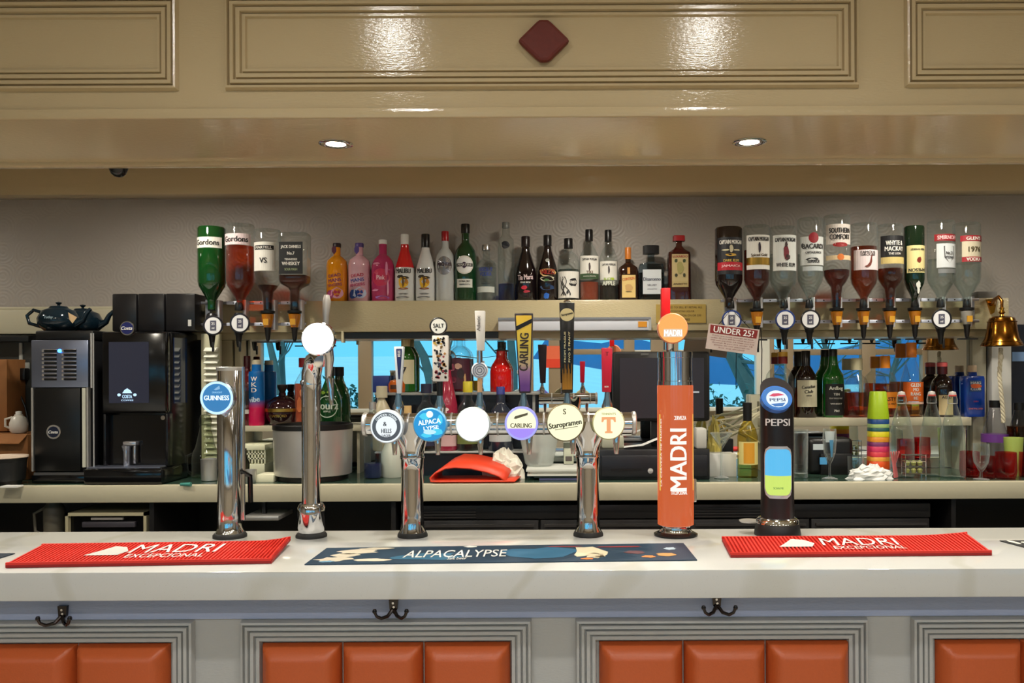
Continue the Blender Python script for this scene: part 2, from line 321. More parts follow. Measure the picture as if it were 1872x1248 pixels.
# outside, beyond the window
V = []; Fc = []; nx = 24; ny = 8
for j in range(ny + 1):
    dv = VD + 1.2 + (62 - VD) * (j / ny) ** 1.5
    for i in range(nx + 1):
        px = -400 + i * 2800 / nx
        far = 33 if px < 960 else (-22 if px > 1260 else 33 - 55 * (px - 960) / 300)
        h = EYE + (-70 + (far + 70) * (j / ny) ** .8) * dv / F
        V.append(((px - VX) * dv / F, 2 * WB - dv, h))
for j in range(ny):
    for i in range(nx): a = j * (nx + 1) + i; Fc.append((a, a + 1, a + nx + 2, a + nx + 1))
ob('field', V, Fc, mat((205, 215, 215), .9, vary=.12, bscale=.6), smooth=True, kind='structure')
V = []; Fc = []
for i in range(41):
    px = 300 + i * 50; dv = 110; top = 8 + 22 * math.sin(i * .5) + (34 if px > 980 else -14) + 10 * math.sin(i * 1.9)
    for t, d in ((-60, 0), (top, 0), (top * .8, 25)): V.append(((px - VX) * dv / F, 2 * WB - dv - d, EYE + t * dv / F))
for i in range(40):
    for q in (0, 1): a = i * 3 + q; Fc.append((a, a + 3, a + 4, a + 1))
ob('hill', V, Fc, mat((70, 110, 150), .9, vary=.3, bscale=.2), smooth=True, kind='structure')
def vpt(px, py, dv): return Vector(((px - VX) * dv / F, 2 * WB - dv, EYE + (VY - py) * dv / F))
BARK = mat((86, 92, 84), .9, vary=.3, bscale=6)
def tree(label, path, r, nb, seed, dv):
    rnd = random.Random(seed); pts = [vpt(x, y, dv) for x, y in path]; root = thing('bare_tree', label, 'tree', pts[0], 'bare trees outside')
    g = G(); g.tube(pts, [r * (1 - .5 * i / (len(pts) - 1)) for i in range(len(pts))], 8); g.mk('trunk', BARK, root, True)
    g = G()
    for i in range(nb):
        p = pts[rnd.randrange(1, len(pts))].copy(); q = [p]; d = Vector((rnd.uniform(-1, 1), rnd.uniform(-.3, .3), rnd.uniform(-.1, 1))).normalized()
        for s in range(4): p = p + d * rnd.uniform(.25, .5); d = (d + Vector((rnd.uniform(-.5, .5), 0, rnd.uniform(-.3, .4)))).normalized(); q.append(p)
        g.tube(q, [r * .22, r * .17, r * .12, r * .08, r * .04], 5)
    g.mk('branches', BARK, root, True)
tree('thick leaning bare trunk outside window right of the till screen', [(1392, 765), (1372, 715), (1345, 660), (1318, 610), (1300, 560)], .19, 6, 1, 15)
tree('slim bare trunk outside window seen left of the white tap badge', [(508, 720), (502, 665), (492, 620), (486, 570)], .08, 5, 2, 15)
tree('straight bare trunk outside window beside the slim one', [(516, 705), (515, 660), (518, 610), (520, 560)], .07, 5, 3, 15.5)
tree('curved bare trunk outside window behind the pink gin bottle', [(792, 740), (786, 690), (775, 650), (758, 618), (742, 590)], .1, 5, 4, 15)
tree('bare trunk outside window near the yellow and purple tap handle', [(936, 735), (938, 680), (934, 620), (932, 570)], .1, 4, 5, 15)
tree('twiggy bare tree outside window behind the dark whisky bottles', [(1505, 760), (1500, 700), (1512, 650), (1500, 600)], .07, 26, 6, 14)
tree('twiggy bare tree outside window behind the orange capped bottles', [(1640, 760), (1630, 690), (1645, 640), (1640, 590)], .06, 20, 7, 14)
def bush(label, px, py, dv, w, h, seed):
    rnd = random.Random(seed); c = vpt(px, py, dv); V = []; Fc = []
    for i in range(260):
        p = c + Vector((rnd.gauss(0, w / 2.4), rnd.gauss(0, w / 4), abs(rnd.gauss(0, h / 1.8)))); a = Vector((rnd.uniform(-1, 1), rnd.uniform(-1, 1), rnd.uniform(-1, 1))).normalized() * .05; b = a.cross(Vector((rnd.random(), rnd.random(), rnd.random()))).normalized() * .03
        n = len(V); V += [p - a, p + b, p + a, p - b]; Fc.append((n, n + 1, n + 2, n + 3))
    ob('bush', V, Fc, mat((60, 96, 84), .8), label=label, cat='bush', group='bushes outside')
bush('leafy bush outside window to the right of the green liqueur bottle', 640, 748, 12.5, .9, .35, 11)
bush('low leafy bush outside window below the leaning trunk', 1330, 758, 12.5, .9, .3, 12)
# ---------------------------------------------------------------- lamps of the room
def downlight(label, x, y, z, power, spot=None, r=.045, group='ceiling downlights', em=40, size=.09, color=(1, .98, .94), blend=.9):
    t = thing('downlight', label, 'light', (x, y, z), group)
    lathe('bezel', (x, y, z), [(r * .72, .004), (r * .74, -.003), (r, -.006), (r * 1.25, -.003), (r * 1.25, .0)], CHROME, t)
    lathe('lamp', (x, y, z), [(1e-5, -.001), (r * .72, -.001), (r * .72, .004)], glow((255, 236, 205), em), t)
    L = bpy.data.lights.new('lamp_light', 'SPOT'); L.energy = power; L.spot_size = math.radians(spot or 150); L.spot_blend = blend; L.shadow_soft_size = size / 2
    L.color = color; o = bpy.data.objects.new('lamp_light', L); COL.objects.link(o); o.parent = t; o.location = (0, 0, -.02)
zl = Z(260, 2.41)
zl = zs
for i, px in enumerate((-170, 616, 1372, 2150)):
    D = zs and (zs - EYE) * F / (VY - 260)
    downlight(['soffit downlight beyond the left edge', 'left one of the two round soffit downlights', 'right one of the two round soffit downlights', 'soffit downlight beyond the right edge'][i], X(px, D), D, zs, 32, 165, r=.038, group='soffit downlights', em=14, color=(1, .92, .76))
for j, (y, xs) in enumerate(((1.07, (-.63, .556)), (-.9, (-3.4, -1.82, -.63, .556, 1.75, 2.9, 4.1)), (-2.1, (-3.0, -1.2, .556, 2.2, 3.9)))):  # front pair gives the fascia glitter; unseen rear rows added to light the room
    for i, x in enumerate(xs):
        downlight('downlight in the room ceiling in front of the bar', x, y, CZ - .001, (40, 66, 54)[j], 165, r=.05, group='room ceiling downlights', em=25)
for x in (-3.2, -1.58, .17, 1.48, 3.0): downlight('downlight in the recess ceiling above the back bar', x, 3.15, EYE + .949, 42, 165, r=.045, group='recess downlights', em=25, color=(1, .94, .82))
# ================================================================ BAR COUNTER
CT = Z(1042, 2.10); CB = Z(1095, 2.10); CBACK = 2.65
ct = box('bar_worktop', RX0 + .01, RX1 - .01, 2.10, CBACK, CB, CT, QUARTZ, bv=.004, label='long pale speckled stone bar top with glossy surface', cat='counter top')
bf = thing('bar_counter', 'grey painted bar front with moulded frames and orange padded panels', 'bar front', (0, 2.2, 0))
FD = 2.20; rz = Z(1127, FD)
box('front_board', RX0 + .01, RX1 - .01, FD, 2.5, 0, rz, GREY, bf)
box('top_rail', RX0 + .01, RX1 - .01, FD - .006, 2.5, rz, CB, BLUEGREY_DAYLIT, bf)
box('kick_board', RX0 + .01, RX1 - .01, FD - .03, FD, 0, .12, GREY, bf, bv=.004)
pz0 = .26
def cushion(x0, x1, z0, z1):
    V = []; Fc = []; n = 10; b = .038; th = .05
    def prof(t, L):
        d = min(t, L - t); return 0 if d <= 0 else (1 if d >= b else math.sin(math.pi / 2 * min(1, d / b)) ** .7)
    xs = [0, .004, .01, .02, .03, b]; 
    def grid(L): return xs + [L / 2] + [L - q for q in reversed(xs)]
    gx, gz = grid(x1 - x0), grid(z1 - z0)
    for a in gz:
        for c in gx: V.append((x0 + c, FD - .002 - th * min(prof(c, x1 - x0), prof(a, z1 - z0)), z0 + a))
    m = len(gx)
    for j in range(len(gz) - 1):
        for i in range(m - 1): k = j * m + i; Fc.append((k, k + 1, k + m + 1, k + m))
    o = ob('padded_panel', V, Fc, LEATHER, bf, True); return o
for a, b, cuts in ((-260, 355, (-218, -30, 142, 312)), (440, 970, (478, 625, 773, 932)), (1050, 1582, (1092, 1246, 1396, 1548)), (1662, 2270, (1705, 1860, 2010, 2180))):
    moulding('panel_moulding', X(a, FD), X(b, FD), pz0 - .055, Z(1130, FD), FD - .0005, X(b, FD) - X(b - 38, FD), GREY, bf, steps=((0, 0), (.003, .018), (.009, .02), (.011, .01), (.0135, .01), (.0155, .02), (.023, .022), (.025, .011), (.0275, .011), (.0295, .02), (.038, .02), (.04, .01), (.0425, .01), (.0445, .016), (.053, .016), (.056, 0)))
    for c, d in zip(cuts, cuts[1:]): cushion(X(c, FD) + .0012, X(d, FD) - .0012, pz0, Z(1171, FD))
# coat hooks under the slab
HK = mat((70, 66, 66), .18, 1.0)
def hook(label, px, py):
    x, z = X(px, 2.19), Z(py, 2.19); t = thing('coat_hook', label, 'hook', (x, 2.19, z), 'double coat hooks under the bar top')
    prism('back_plate', [(x - .012, z + .022), (x + .012, z + .022), (x + .01, z - .004), (x, z - .016), (x - .01, z - .004)], 2.184, 2.194, HK, t)
    for s in (-1, 1):
        pts = [(x + s * .002, 2.182, z - .004), (x + s * .012, 2.172, z - .018), (x + s * .026, 2.158, z - .02), (x + s * .036, 2.15, z - .012), (x + s * .04, 2.148, z - .002)]
        h = G(); h.tube(pts, [.005, .0048, .0045, .004, .004], 8); h.mk('prong', HK, t, True)
        lathe('prong_tip', (x + s * .0405, 2.148, z - .006), [(1e-5, 0), (.005, .003), (.006, .007), (.004, .012), (1e-5, .013)], HK, t, n=12)
        cylb('screw', (x + s * .001, 2.1835, z + .012 - (s > 0) * .01), .003, .002, CHROME, t, n=10)
hook('dark double coat hook below the left red mat', 114, 1118)
hook('dark double coat hook below the printed runner', 718, 1108)
hook('dark double coat hook below the right red mat', 1308, 1104)
# ---------------------------------------------------------------- mats on the bar
def cdep(py): return (EYE - CT) * F / (py - VY)
RED = mat((208, 40, 26), .5); REDD = mat((150, 14, 12), .6)
def redmat(label, c0, c1, c2, c3, curl, tx):
    # corners front-left, front-right, back-right, back-left; ribbed rubber
    q = [Vector((X(px, cdep(py)), cdep(py), 0)) for px, py in (c0, c1, c2, c3)]
    org = (q[0] + q[1] + q[2] + q[3]) / 4; t = thing('rubber_bar_mat', label, 'bar mat', (org.x, org.y, CT), 'red rubber mats')
    def pt(u, v, h=0):
        p = q[0] * (1 - u) * (1 - v) + q[1] * u * (1 - v) + q[2] * u * v + q[3] * (1 - u) * v
        return Vector((p.x, p.y, CT + .001 + curl(u, v) + h))
    V = []; Fc = []; nu, nv = 48, 6; T = .007
    for h in (0, T):
        for j in range(nv + 1):
            for i in range(nu + 1): V.append(pt(i / nu, j / nv, h))
    N = (nu + 1) * (nv + 1)
    for j in range(nv):
        for i in range(nu):
            a = j * (nu + 1) + i; Fc += [(a, a + nu + 1, a + nu + 2, a + 1), (a + N, a + 1 + N, a + nu + 2 + N, a + nu + 1 + N)]
    edge = [i for i in range(nu + 1)] + [j * (nu + 1) + nu for j in range(1, nv + 1)] + [nv * (nu + 1) + i for i in range(nu - 1, -1, -1)] + [j * (nu + 1) for j in range(nv - 1, 0, -1)]
    for a, b in zip(edge, edge[1:] + edge[:1]): Fc.append((a, b, b + N, a + N))
    ob('mat_body', V, Fc, REDD, t, True)
    g = G(); nr = 66
    for k in range(nr):        # fine raised ribs front to back
        u = .012 + .976 * k / (nr - 1); w = .0046
        for v0, v1 in ((.03, .97),):
            A = [pt(u - w, v0, T), pt(u + w, v0, T), pt(u + w, v1, T), pt(u - w, v1, T), pt(u - w * .75, v0, T + .006), pt(u + w * .75, v0, T + .006), pt(u + w * .75, v1, T + .006), pt(u - w * .75, v1, T + .006)]
            g.add(A, [(4, 5, 6, 7), (0, 1, 5, 4), (1, 2, 6, 5), (2, 3, 7, 6), (3, 0, 4, 7)])
    o = g.mk('ribs', RED, t); o['kind'] = 'stuff'
    for v0, v1 in ((0, .03), (.97, 1)):
        g2 = G()
        for i in range(24):
            a, b = i / 24, (i + 1) / 24; A = [pt(a, v0, T), pt(b, v0, T), pt(b, v1, T), pt(a, v1, T), pt(a, v0, T + .006), pt(b, v0, T + .006), pt(b, v1, T + .006), pt(a, v1, T + .006)]
            g2.add(A, [(4, 5, 6, 7), (0, 1, 5, 4), (2, 3, 7, 6)])
        g2.mk('rim', RED, t)
    for body, uc, vc, uw, vh, sh in tx:
        txt(body, (0, 0, 0), vh, WHITE, t, w=uw, bold=0, shear=sh * uw * .04, mp=lambda x, z: pt(uc + x, vc + z, T + .0068))
    V2 = [pt(u, v, T + .0067) for u, v in ((tx[0][1] - .33, .3), (tx[0][1] - .2, .3), (tx[0][1] - .18, .5), (tx[0][1] - .21, .72), (tx[0][1] - .26, .78), (tx[0][1] - .29, .55))]
    ob('emblem', V2, [tuple(range(6))], mat((205, 205, 200), .5), t)
redmat('red ribbed rubber bar mat at the left end of the bar', (8, 1034), (495, 1028), (530, 994), (76, 998), lambda u, v: .012 * max(0, (u - .85) / .15) ** 2 * v, [('MADRI', .58, .62, .34, .44, 1), ('EXCEPCIONAL', .57, .24, .30, .18, 1)])
redmat('red ribbed rubber bar mat at the right end beside the cola dispenser', (1334, 1021), (1812, 1019), (1766, 990), (1318, 990), lambda u, v: .01 * max(0, (u - .75) / .25) ** 2 * v, [('MADRI', .53, .60, .30, .44, 1), ('EXCEPCIONAL', .55, .24, .28, .18, 1)])
def runner(name, label, cs, colr):
    q = [Vector((X(px, cdep(py)), cdep(py), CT)) for px, py in cs]; o_ = sum(q, Vector()) / 4
    t = thing(name, label, 'bar runner', o_)
    V = [v + Vector((0, 0, h)) for h in (.0005, .003) for v in q]
    ob('runner_cloth', V, [(0, 3, 2, 1), (4, 5, 6, 7), (0, 1, 5, 4), (1, 2, 6, 5), (2, 3, 7, 6), (3, 0, 4, 7)], colr, t)
    def pt(u, v, h=.0036): 
        p = q[0] * (1 - u) * (1 - v) + q[1] * u * (1 - v) + q[2] * u * v + q[3] * (1 - u) * v; return p + Vector((0, 0, h))
    return t, pt
t, pt = runner('printed_bar_runner', 'dark blue printed bar runner with white lettering between the red mats', ((555, 1031), (1273, 1026), (1248, 995), (596, 1001)), mat((24, 54, 76), .5))
def blob(t, pt, u, v, ru, rv, c, h, seed, name='print_shape', n=14):
    r = random.Random(seed); ob(name, [pt(u + ru * math.cos(6.283 * i / n) * r.uniform(.6, 1.1), v + rv * math.sin(6.283 * i / n) * r.uniform(.6, 1.1), h) for i in range(n)], [tuple(range(n))], mat(c, .5), t)
blob(t, pt, .60, .5, .13, .4, (40, 98, 132), .0034, 1); blob(t, pt, .30, .35, .1, .25, (44, 100, 130), .0034, 2)
for i, (u, v, ru, rv) in enumerate(((.06, .25, .05, .16), (.10, .72, .06, .2), (.16, .2, .05, .1), (.14, .9, .05, .08), (.08, .5, .04, .14))): blob(t, pt, u, v, ru, rv, (206, 196, 176), .0036, 20 + i)
for i, (u, v, ru, rv) in enumerate(((.73, .5, .055, .36), (.74, .3, .035, .16))): blob(t, pt, u, v, ru, rv, (214, 202, 172), .0036, 30 + i)
for i, (u, v, ru, rv, c) in enumerate(((.88, .2, .02, .08, (214, 130, 70)), (.93, .3, .03, .1, (206, 150, 90)), (.95, .65, .02, .1, (170, 190, 205)), (.82, .8, .08, .04, (150, 48, 52)), (.66, .86, .06, .04, (150, 48, 52)), (.72, .12, .02, .05, (230, 120, 50)), (.05, .12, .02, .06, (100, 150, 180)), (.85, .45, .03, .12, (96, 60, 66)), (.40, .93, .02, .07, (225, 225, 220)))): blob(t, pt, u, v, ru, rv, c, .0038, 40 + i)
txt('ALPACALYPSE', (0, 0, 0), .42, WHITE, t, w=.27, bold=0, mp=lambda x, z: pt(.37 + x, .5 + z, .0042))
txt('Salt beer', (0, 0, 0), .14, WHITE, t, w=.05, bold=0, mp=lambda x, z: pt(.38 + x, .22 + z, .0042))
t, pt = runner('printed_bar_runner', 'dark printed bar runner cut off by the left picture edge', ((-300, 1020), (-10, 1019), (26, 1008), (-240, 1008)), mat((30, 46, 60), .5)); blob(t, pt, .9, .6, .03, .2, (190, 180, 160), .0036, 3)
t, pt = runner('printed_bar_runner', 'black and white printed bar runner cut off by the right picture edge', ((1900, 1013), (2300, 1012), (2240, 991), (1826, 993)), mat((40, 42, 44), .5))
for i in range(5): blob(t, pt, .03 + .045 * i, .8 - .1 * i, .02, .2, (215, 215, 205), .0036, 60 + i)
# ================================================================ TAPS
TD = 2.55; k = TD / F
def bx(px, D=TD): return X(px, D)
def badge(t, px, py, r, D, ring, face, name='badge', gs=1.1, thick=.022, lab=None):
    c = P(px, py, D); rr = r * D / F
    b = cylb(name, c + Vector((0, .006, 0)), rr, thick, ring, t, bv=.004, n=40)
    f = cylb('badge_face', c + Vector((0, -thick / 2 + .005, 0)), rr * .93, .003, glow(face, gs), b, n=40)
    return b, c + Vector((0, -thick / 2 + .0028, 0)), rr
def line(px, py, D): return P(px, py, D)
# 1 chrome column with the round blue badge
t = thing('beer_tap', 'straight chrome column beer tap with round glowing blue badge', 'beer tap', (bx(419), TD, CT)); cx = bx(419)
lathe('base', (cx, TD, CT), [(.049, 0), (.049, .008), (.044, .014), (.038, .014)], RUBBER, t)
lathe('column', (cx, TD, CT), [(.041, .014), (.035, .03), (.035, .06), (.035, .505), (.033, .509), (.028, .51)], CHROME, t, n=40)
lathe('top_ring', (cx, TD, CT), [(.036, .50), (.037, .502), (.037, .51), (.034, .512)], STEEL, t)
g = G(); g.tube([(cx + .037, TD + .01, CT + .05), (cx + .037, TD + .01, CT + .512)], .006, 10); g.mk('side_pipe', CHROME, t, True)
g = G(); g.tube([(cx + .03, TD, CT + .2), (cx + .05, TD + .03, CT + .18), (cx + .052, TD + .03, CT + .1)], .008, 10); g.mk('spout', BLACKG, t, True)
g = G(); g.cyl(P(412, 724, TD - .03), P(398, 724, TD - .055), .014); g.mk('badge_mount', CHROME, t, True)
b, c, r = badge(t, 398, 724, 31, TD - .06, mat((190, 205, 225), .2, 1), (60, 140, 205), gs=.75)
ob('badge_rim', *(lambda n: ([c + Vector((q * math.cos(6.2832 * i / n), -.0006, q * math.sin(6.2832 * i / n))) for q in (r * .83, r * .97) for i in range(n)], [(i, (i + 1) % n, n + (i + 1) % n, n + i) for i in range(n)]))(40), glow((185, 220, 250), 1.3), b)
txt('GUINNESS', c + Vector((0, -.001, .0)), .014, glow((225, 245, 255), 1.3), b, w=.074)
txt('DRAUGHT', c + Vector((.002, -.001, .016)), .005, glow((150, 205, 240), 1.0), b, w=.03)
prism('harp_emblem', [(c.x - .008, c.z + .024), (c.x + .008, c.z + .036), (c.x + .010, c.z + .026), (c.x - .002, c.z + .022)], c.y - .0012, c.y - .0004, glow((150, 200, 240), .8), b)
# 2 swan-neck chrome tap, white badge
t = thing('beer_tap', 'curved chrome swan neck beer tap with blank white glowing badge', 'beer tap', (bx(568), TD, CT)); cx = bx(568)
lathe('base', (cx, TD, CT), [(.046, 0), (.046, .006), (.042, .012), (.034, .012)], RUBBER, t)
lathe('collar', (cx, TD, CT), [(.036, .012), (.040, .03), (.0385, .07), (.040, .088), (.034, .1), (.028, .102)], CHROME, t, n=8 * 4)
pts = [(cx, TD, CT + .1), (cx, TD, CT + .3), (cx, TD, CT + .44), (cx + .004, TD - .006, CT + .49), (cx + .018, TD - .025, CT + .528), (cx + .04, TD - .05, CT + .54), (cx + .052, TD - .075, CT + .525)]
g = G(); g.tube(pts, [.027, .027, .0275, .029, .028, .025, .02], 28); g.mk('column', CHROME, t, True)
lathe('neck_ring', (cx, TD, CT), [(.0275, .455), (.031, .458), (.031, .468), (.0275, .471)], CHROME, t)
g = G(); g.tube([P(600, 690, TD - .07), P(602, 655, TD - .075), P(599, 632, TD - .08)], [.008, .014, .016], 14); g.mk('tap_body', CHROME, t, True)
g = G(); g.tube([P(603, 690, TD - .08), P(605, 715, TD - .085), P(606, 738, TD - .085)], [.011, .008, .006], 12); g.mk('spout', CHROME, t, True)
g = G(); g.tube([P(596, 612, TD - .07), P(596, 575, TD - .07), P(598, 548, TD - .07), P(598, 537, TD - .07)], [.006, .009, .0125, .008], 16); g.mk('handle', mat((170, 165, 160), .3, .6), t, True)
b, c, r = badge(t, 582, 617, 31, TD - .12, CHROME, (250, 255, 255), gs=1.6)
g = G(); g.tube([c + Vector((.022 * math.cos(a) - .006, -.001, .012 * math.sin(a) - .006)) for a in [.5 + .2 * i for i in range(9)]], .0008, 6); g.mk('printed_arc', glow((215, 225, 228), 1.0), b)
# 3 twin column T bar with six badges
t = thing('beer_tap_bar', 'twin column chrome tap bar with six glowing badges and handles', 'beer tap', (bx(912), TD, CT))
for px in (753, 1074):
    cx = bx(px)
    lathe('base', (cx, TD, CT), [(.045, 0), (.045, .006), (.041, .014), (.036, .014)], RUBBER, t)
    lathe('column', (cx, TD, CT), [(.039, .014), (.035, .03), (.034, .06), (.0335, .20), (.034, .232), (.0365, .235), (.0365, .241), (.035, .245), (.038, .265), (.044, .29), (.051, .315), (.055, .345)], CHROME, t, n=40)
    for s in (-1, 1):
        g = G(); g.tube([(cx + s * .012, TD - .018, CT + .235), (cx + s * .02, TD - .026, CT + .27), (cx + s * .034, TD - .034, CT + .30), (cx + s * .05, TD - .036, CT + .335)], .011, 12); g.mk('branch', CHROME, t, True)
zb = Z(774, TD)
g = G(); g.tube([(bx(668), TD, zb), (bx(1158), TD, zb)], .033, 32); g.mk('crossbar', CHROME, t, True)
for px in (668, 1158): cylb('end_cap', (bx(px), TD, zb), .036, .014, STEEL, t, axis='x', bv=.003)
for px in (690, 748, 826, 910, 994, 1075, 1135): cylb('bar_ring', (bx(px), TD, zb), .0345, .006, STEEL, t, axis='x', bv=.001)
BDG = TD - .085
hd = [728, 804, 877, 957, 1037, 1110]; bd = [(707, 778, 31), (786, 775, 31), (864, 775, 32), (953, 773, 31), (1033, 772, 35), (1112, 774, 30)]
for i, (hx, (px, py, r0)) in enumerate(zip(hd, bd)):
    c = P(px, py, BDG)
    g = G(); g.tube([(c.x + .01, TD - .02, zb), (c.x + .004, BDG + .02, c.z)], .013, 14); g.mk('badge_mount', CHROME, t, True)
    g = G(); g.tube([P(hx, 760, TD - .03), P(hx, 742, TD - .035), P(hx, 728, TD - .035)], [.015, .017, .009], 14); g.mk('tap_body', CHROME, t, True)
    g = G(); g.tube([P(hx, 742, TD - .04), P(hx, 716, TD - .04)], [.012, .007], 14); g.mk('handle_ferrule', mat((150, 190, 220), .15, .9), t, True)
    g = G(); g.tube([P(px + 14, 795, TD - .05), P(px + 14, 812, TD - .055), P(px + 14, 830, TD - .055)], [.011, .009, .006], 12); g.mk('spout', CHROME, t, True)
DK = glow((60, 66, 70), .35)
b, c, r = badge(t, 707, 778, 31, BDG, mat((200, 205, 210), .5, .4), (238, 246, 250), gs=1.0)
ob('badge_ring', *(lambda n: ([c + Vector((q * math.cos(6.2832 * i / n), -.0005, q * math.sin(6.2832 * i / n))) for q in (r * .62, r * .84) for i in range(n)], [(i, (i + 1) % n, n + (i + 1) % n, n + i) for i in range(n)]))(36), glow((96, 104, 112), .6), b)
txt('CAMDEN TOWN', c + Vector((0, -.001, r * .71)), .0065, glow((240, 248, 250), 1), b, w=.07, arc=r * .7)
txt('HELLS', c + Vector((0, -.001, -.012)), .013, DK, b, w=.03); txt('LAGER', c + Vector((0, -.001, -.026)), .008, DK, b, w=.026); txt('&', c + Vector((-.004, -.001, .008)), .012, DK, b)
b, c, r = badge(t, 786, 775, 31, BDG, mat((120, 180, 220), .5, .4), (30, 150, 215), gs=.95)
for i, (u, v, a, d) in enumerate(((-.3, .5, .3, .2), (.4, -.4, .35, .2), (-.2, -.6, .3, .15), (.6, .3, .15, .3))):
    prism('badge_print', [(c.x + r * (u + a * math.cos(6.28 * q / 10) * (1 + .2 * math.sin(3 * q))), c.z + r * (v + d * math.sin(6.28 * q / 10))) for q in range(10)], c.y - .0008, c.y - .0003, glow((70, 205, 240), 1.0), b)
prism('badge_print', ring_pts(c.x, c.z + r * .62, r * .2, r * .2, 18), c.y - .0012, c.y - .0004, glow((225, 250, 255), 1.2), b)
txt('ALPACA', c + Vector((-.001, -.0014, .009)), .014, glow((235, 252, 255), 1.3), b, w=.066, rot=7); txt('LYPSE', c + Vector((.004, -.0014, -.008)), .011, glow((235, 252, 255), 1.3), b, w=.044, rot=7)
prism('badge_print', [(c.x + r * .38 * math.cos(a), c.z - r * .42 + r * .14 * math.sin(a)) for a in [6.28 * q / 12 for q in range(12)]], c.y - .0012, c.y - .0004, glow((190, 235, 250), 1), b)
b, c, r = badge(t, 864, 775, 32, BDG, mat((200, 210, 210), .5, .4), (245, 255, 252), gs=1.35)
for s_, u, v in (('M', -.55, .25), ('A', .5, .25), ('ATLANTIC', 0, -.05), ('PALE ALE', .2, -.35)): txt(s_, c + Vector((u * r, -.001, v * r)), .006, glow((214, 232, 230), 1.1), b)
b, c, r = badge(t, 953, 773, 31, BDG, mat((130, 130, 210), .5, .4), (250, 246, 205), gs=1.1)
ob('badge_rim', *(lambda n: ([c + Vector((q * math.cos(6.2832 * i / n), -.0005, q * math.sin(6.2832 * i / n))) for q in (r * .86, r * .98) for i in range(n)], [(i, (i + 1) % n, n + (i + 1) % n, n + i) for i in range(n)]))(36), glow((170, 170, 245), 1.0), b)
prism('badge_print', [(c.x + r * .86 * math.cos(a), c.z + r * .86 * math.sin(a)) for a in [math.pi + .35 + (math.pi - .7) * q / 16 for q in range(17)]], c.y - .0008, c.y - .0003, glow((165, 140, 245), 1.0), b)
txt('CARLING', c + Vector((-.001, -.0012, -.006)), .013, glow((90, 80, 50), .5), b, w=.062)
prism('badge_print', [(c.x - .022, c.z + .014), (c.x - .018, c.z + .021), (c.x + .019, c.z + .031), (c.x + .018, c.z + .024), (c.x - .016, c.z + .013)], c.y - .0012, c.y - .0004, glow((110, 100, 70), .5), b)
b, c, r = badge(t, 1033, 772, 35, BDG, mat((120, 110, 80), .5, .4), (252, 248, 205), gs=1.05)
txt('Staropramen', c + Vector((0, -.001, -.006)), .021, glow((70, 62, 30), .4), b, w=.096, rot=9); txt('S', c + Vector((-.002, -.001, .032)), .016, glow((110, 100, 60), .6), b)
g = G(); g.tube([c + Vector((-.03, -.001, -.021)), c + Vector((.036, -.001, -.011))], .0009, 6); g.mk('printed_line', glow((90, 82, 50), .5), b)
b, c, r = badge(t, 1112, 774, 30, BDG, mat((200, 195, 150), .5, .4), (252, 250, 205), gs=1.1)
prism('letter_t', [(c.x + a, c.z + b_) for a, b_ in ((-.02, .019), (.02, .019), (.021, .004), (.016, .004), (.013, .011), (.006, .012), (.006, -.022), (.011, -.023), (.011, -.028), (-.011, -.028), (-.011, -.023), (-.006, -.022), (-.006, .012), (-.013, .011), (-.016, .004), (-.021, .004))], c.y - .0012, c.y - .0004, glow((240, 165, 110), 1), b)
txt("TENNENT'S", c + Vector((0, -.001, .028)), .006, glow((175, 165, 70), .8), b, w=.042)
# handles
HD = TD - .04
def slab(name, px0, px1, py0, py1, qx0, qx1, m, D0=HD - .012, D1=HD + .012, parent=None):   # tapered: top edge px0..px1, bottom edge qx0..qx1
    A = [P(px0, py0, D0), P(px1, py0, D0), P(qx1, py1, D0), P(qx0, py1, D0)]; dy = Vector((0, D1 - D0, 0))
    V = A + [v + dy for v in A]
    bm = bmesh.new(); vs = [bm.verts.new(v) for v in V]
    for f in ((0, 1, 2, 3), (4, 7, 6, 5), (0, 4, 5, 1), (1, 5, 6, 2), (2, 6, 7, 3), (3, 7, 4, 0)): bm.faces.new([vs[i] for i in f])
    bmesh.ops.bevel(bm, geom=list(bm.edges), offset=.002, segments=2, affect='EDGES', profile=.5); bm.verts.index_update()
    r_ = [v.co.copy() for v in bm.verts], [tuple(v.index for v in f.verts) for f in bm.faces]; bm.free(); return ob(name, r_[0], r_[1], m, parent or t, True)
h = slab('handle', 720, 738, 632, 718, 725, 732, mat((210, 216, 222), .25))
slab('handle_inlay', 724, 735, 636, 692, 728, 731, mat((34, 44, 92), .3), HD - .0145, HD - .011, h); txt('HELLS', P(729.5, 645, HD - .0152), .008, WHITE, h, rot=90, w=.018)
h = slab('handle', 790, 819, 612, 696, 791, 818, mat((228, 222, 214), .4)); 
rr = random.Random(5)
for i in range(70):
    u, v = rr.uniform(794, 815), rr.uniform(617, 691); s = rr.uniform(1.5, 3.6)
    cc = [(20, 20, 24), (170, 120, 60), (150, 60, 70), (60, 60, 80), (120, 120, 120)][i % 5] if v > 645 else [(196, 160, 70), (24, 22, 24), (120, 90, 40), (30, 28, 40), (226, 220, 214)][i % 5]
    pp = P(u, v, HD - .0128); s *= HD / F
    prism('print_shape', [(pp.x + s * math.cos(q * 1.05) * rr.uniform(.6, 1.3), pp.z + s * math.sin(q * 1.05) * rr.uniform(.6, 1.3)) for q in range(6)], pp.y, pp.y + .0009 - .0001 * (i % 5), mat(cc, .5), h)
g = G(); g.tube([P(804, 696, HD), P(804, 722, HD)], .009, 14); g.mk('handle_stem', BLACK, t, True)
b = cylb('handle_disc', P(802, 595, HD), 16 * HD / F, .02, BLACK, t, bv=.003); cylb('disc_face', P(802, 595, HD - .0105), 13.5 * HD / F, .002, mat((236, 236, 228), .4), b)
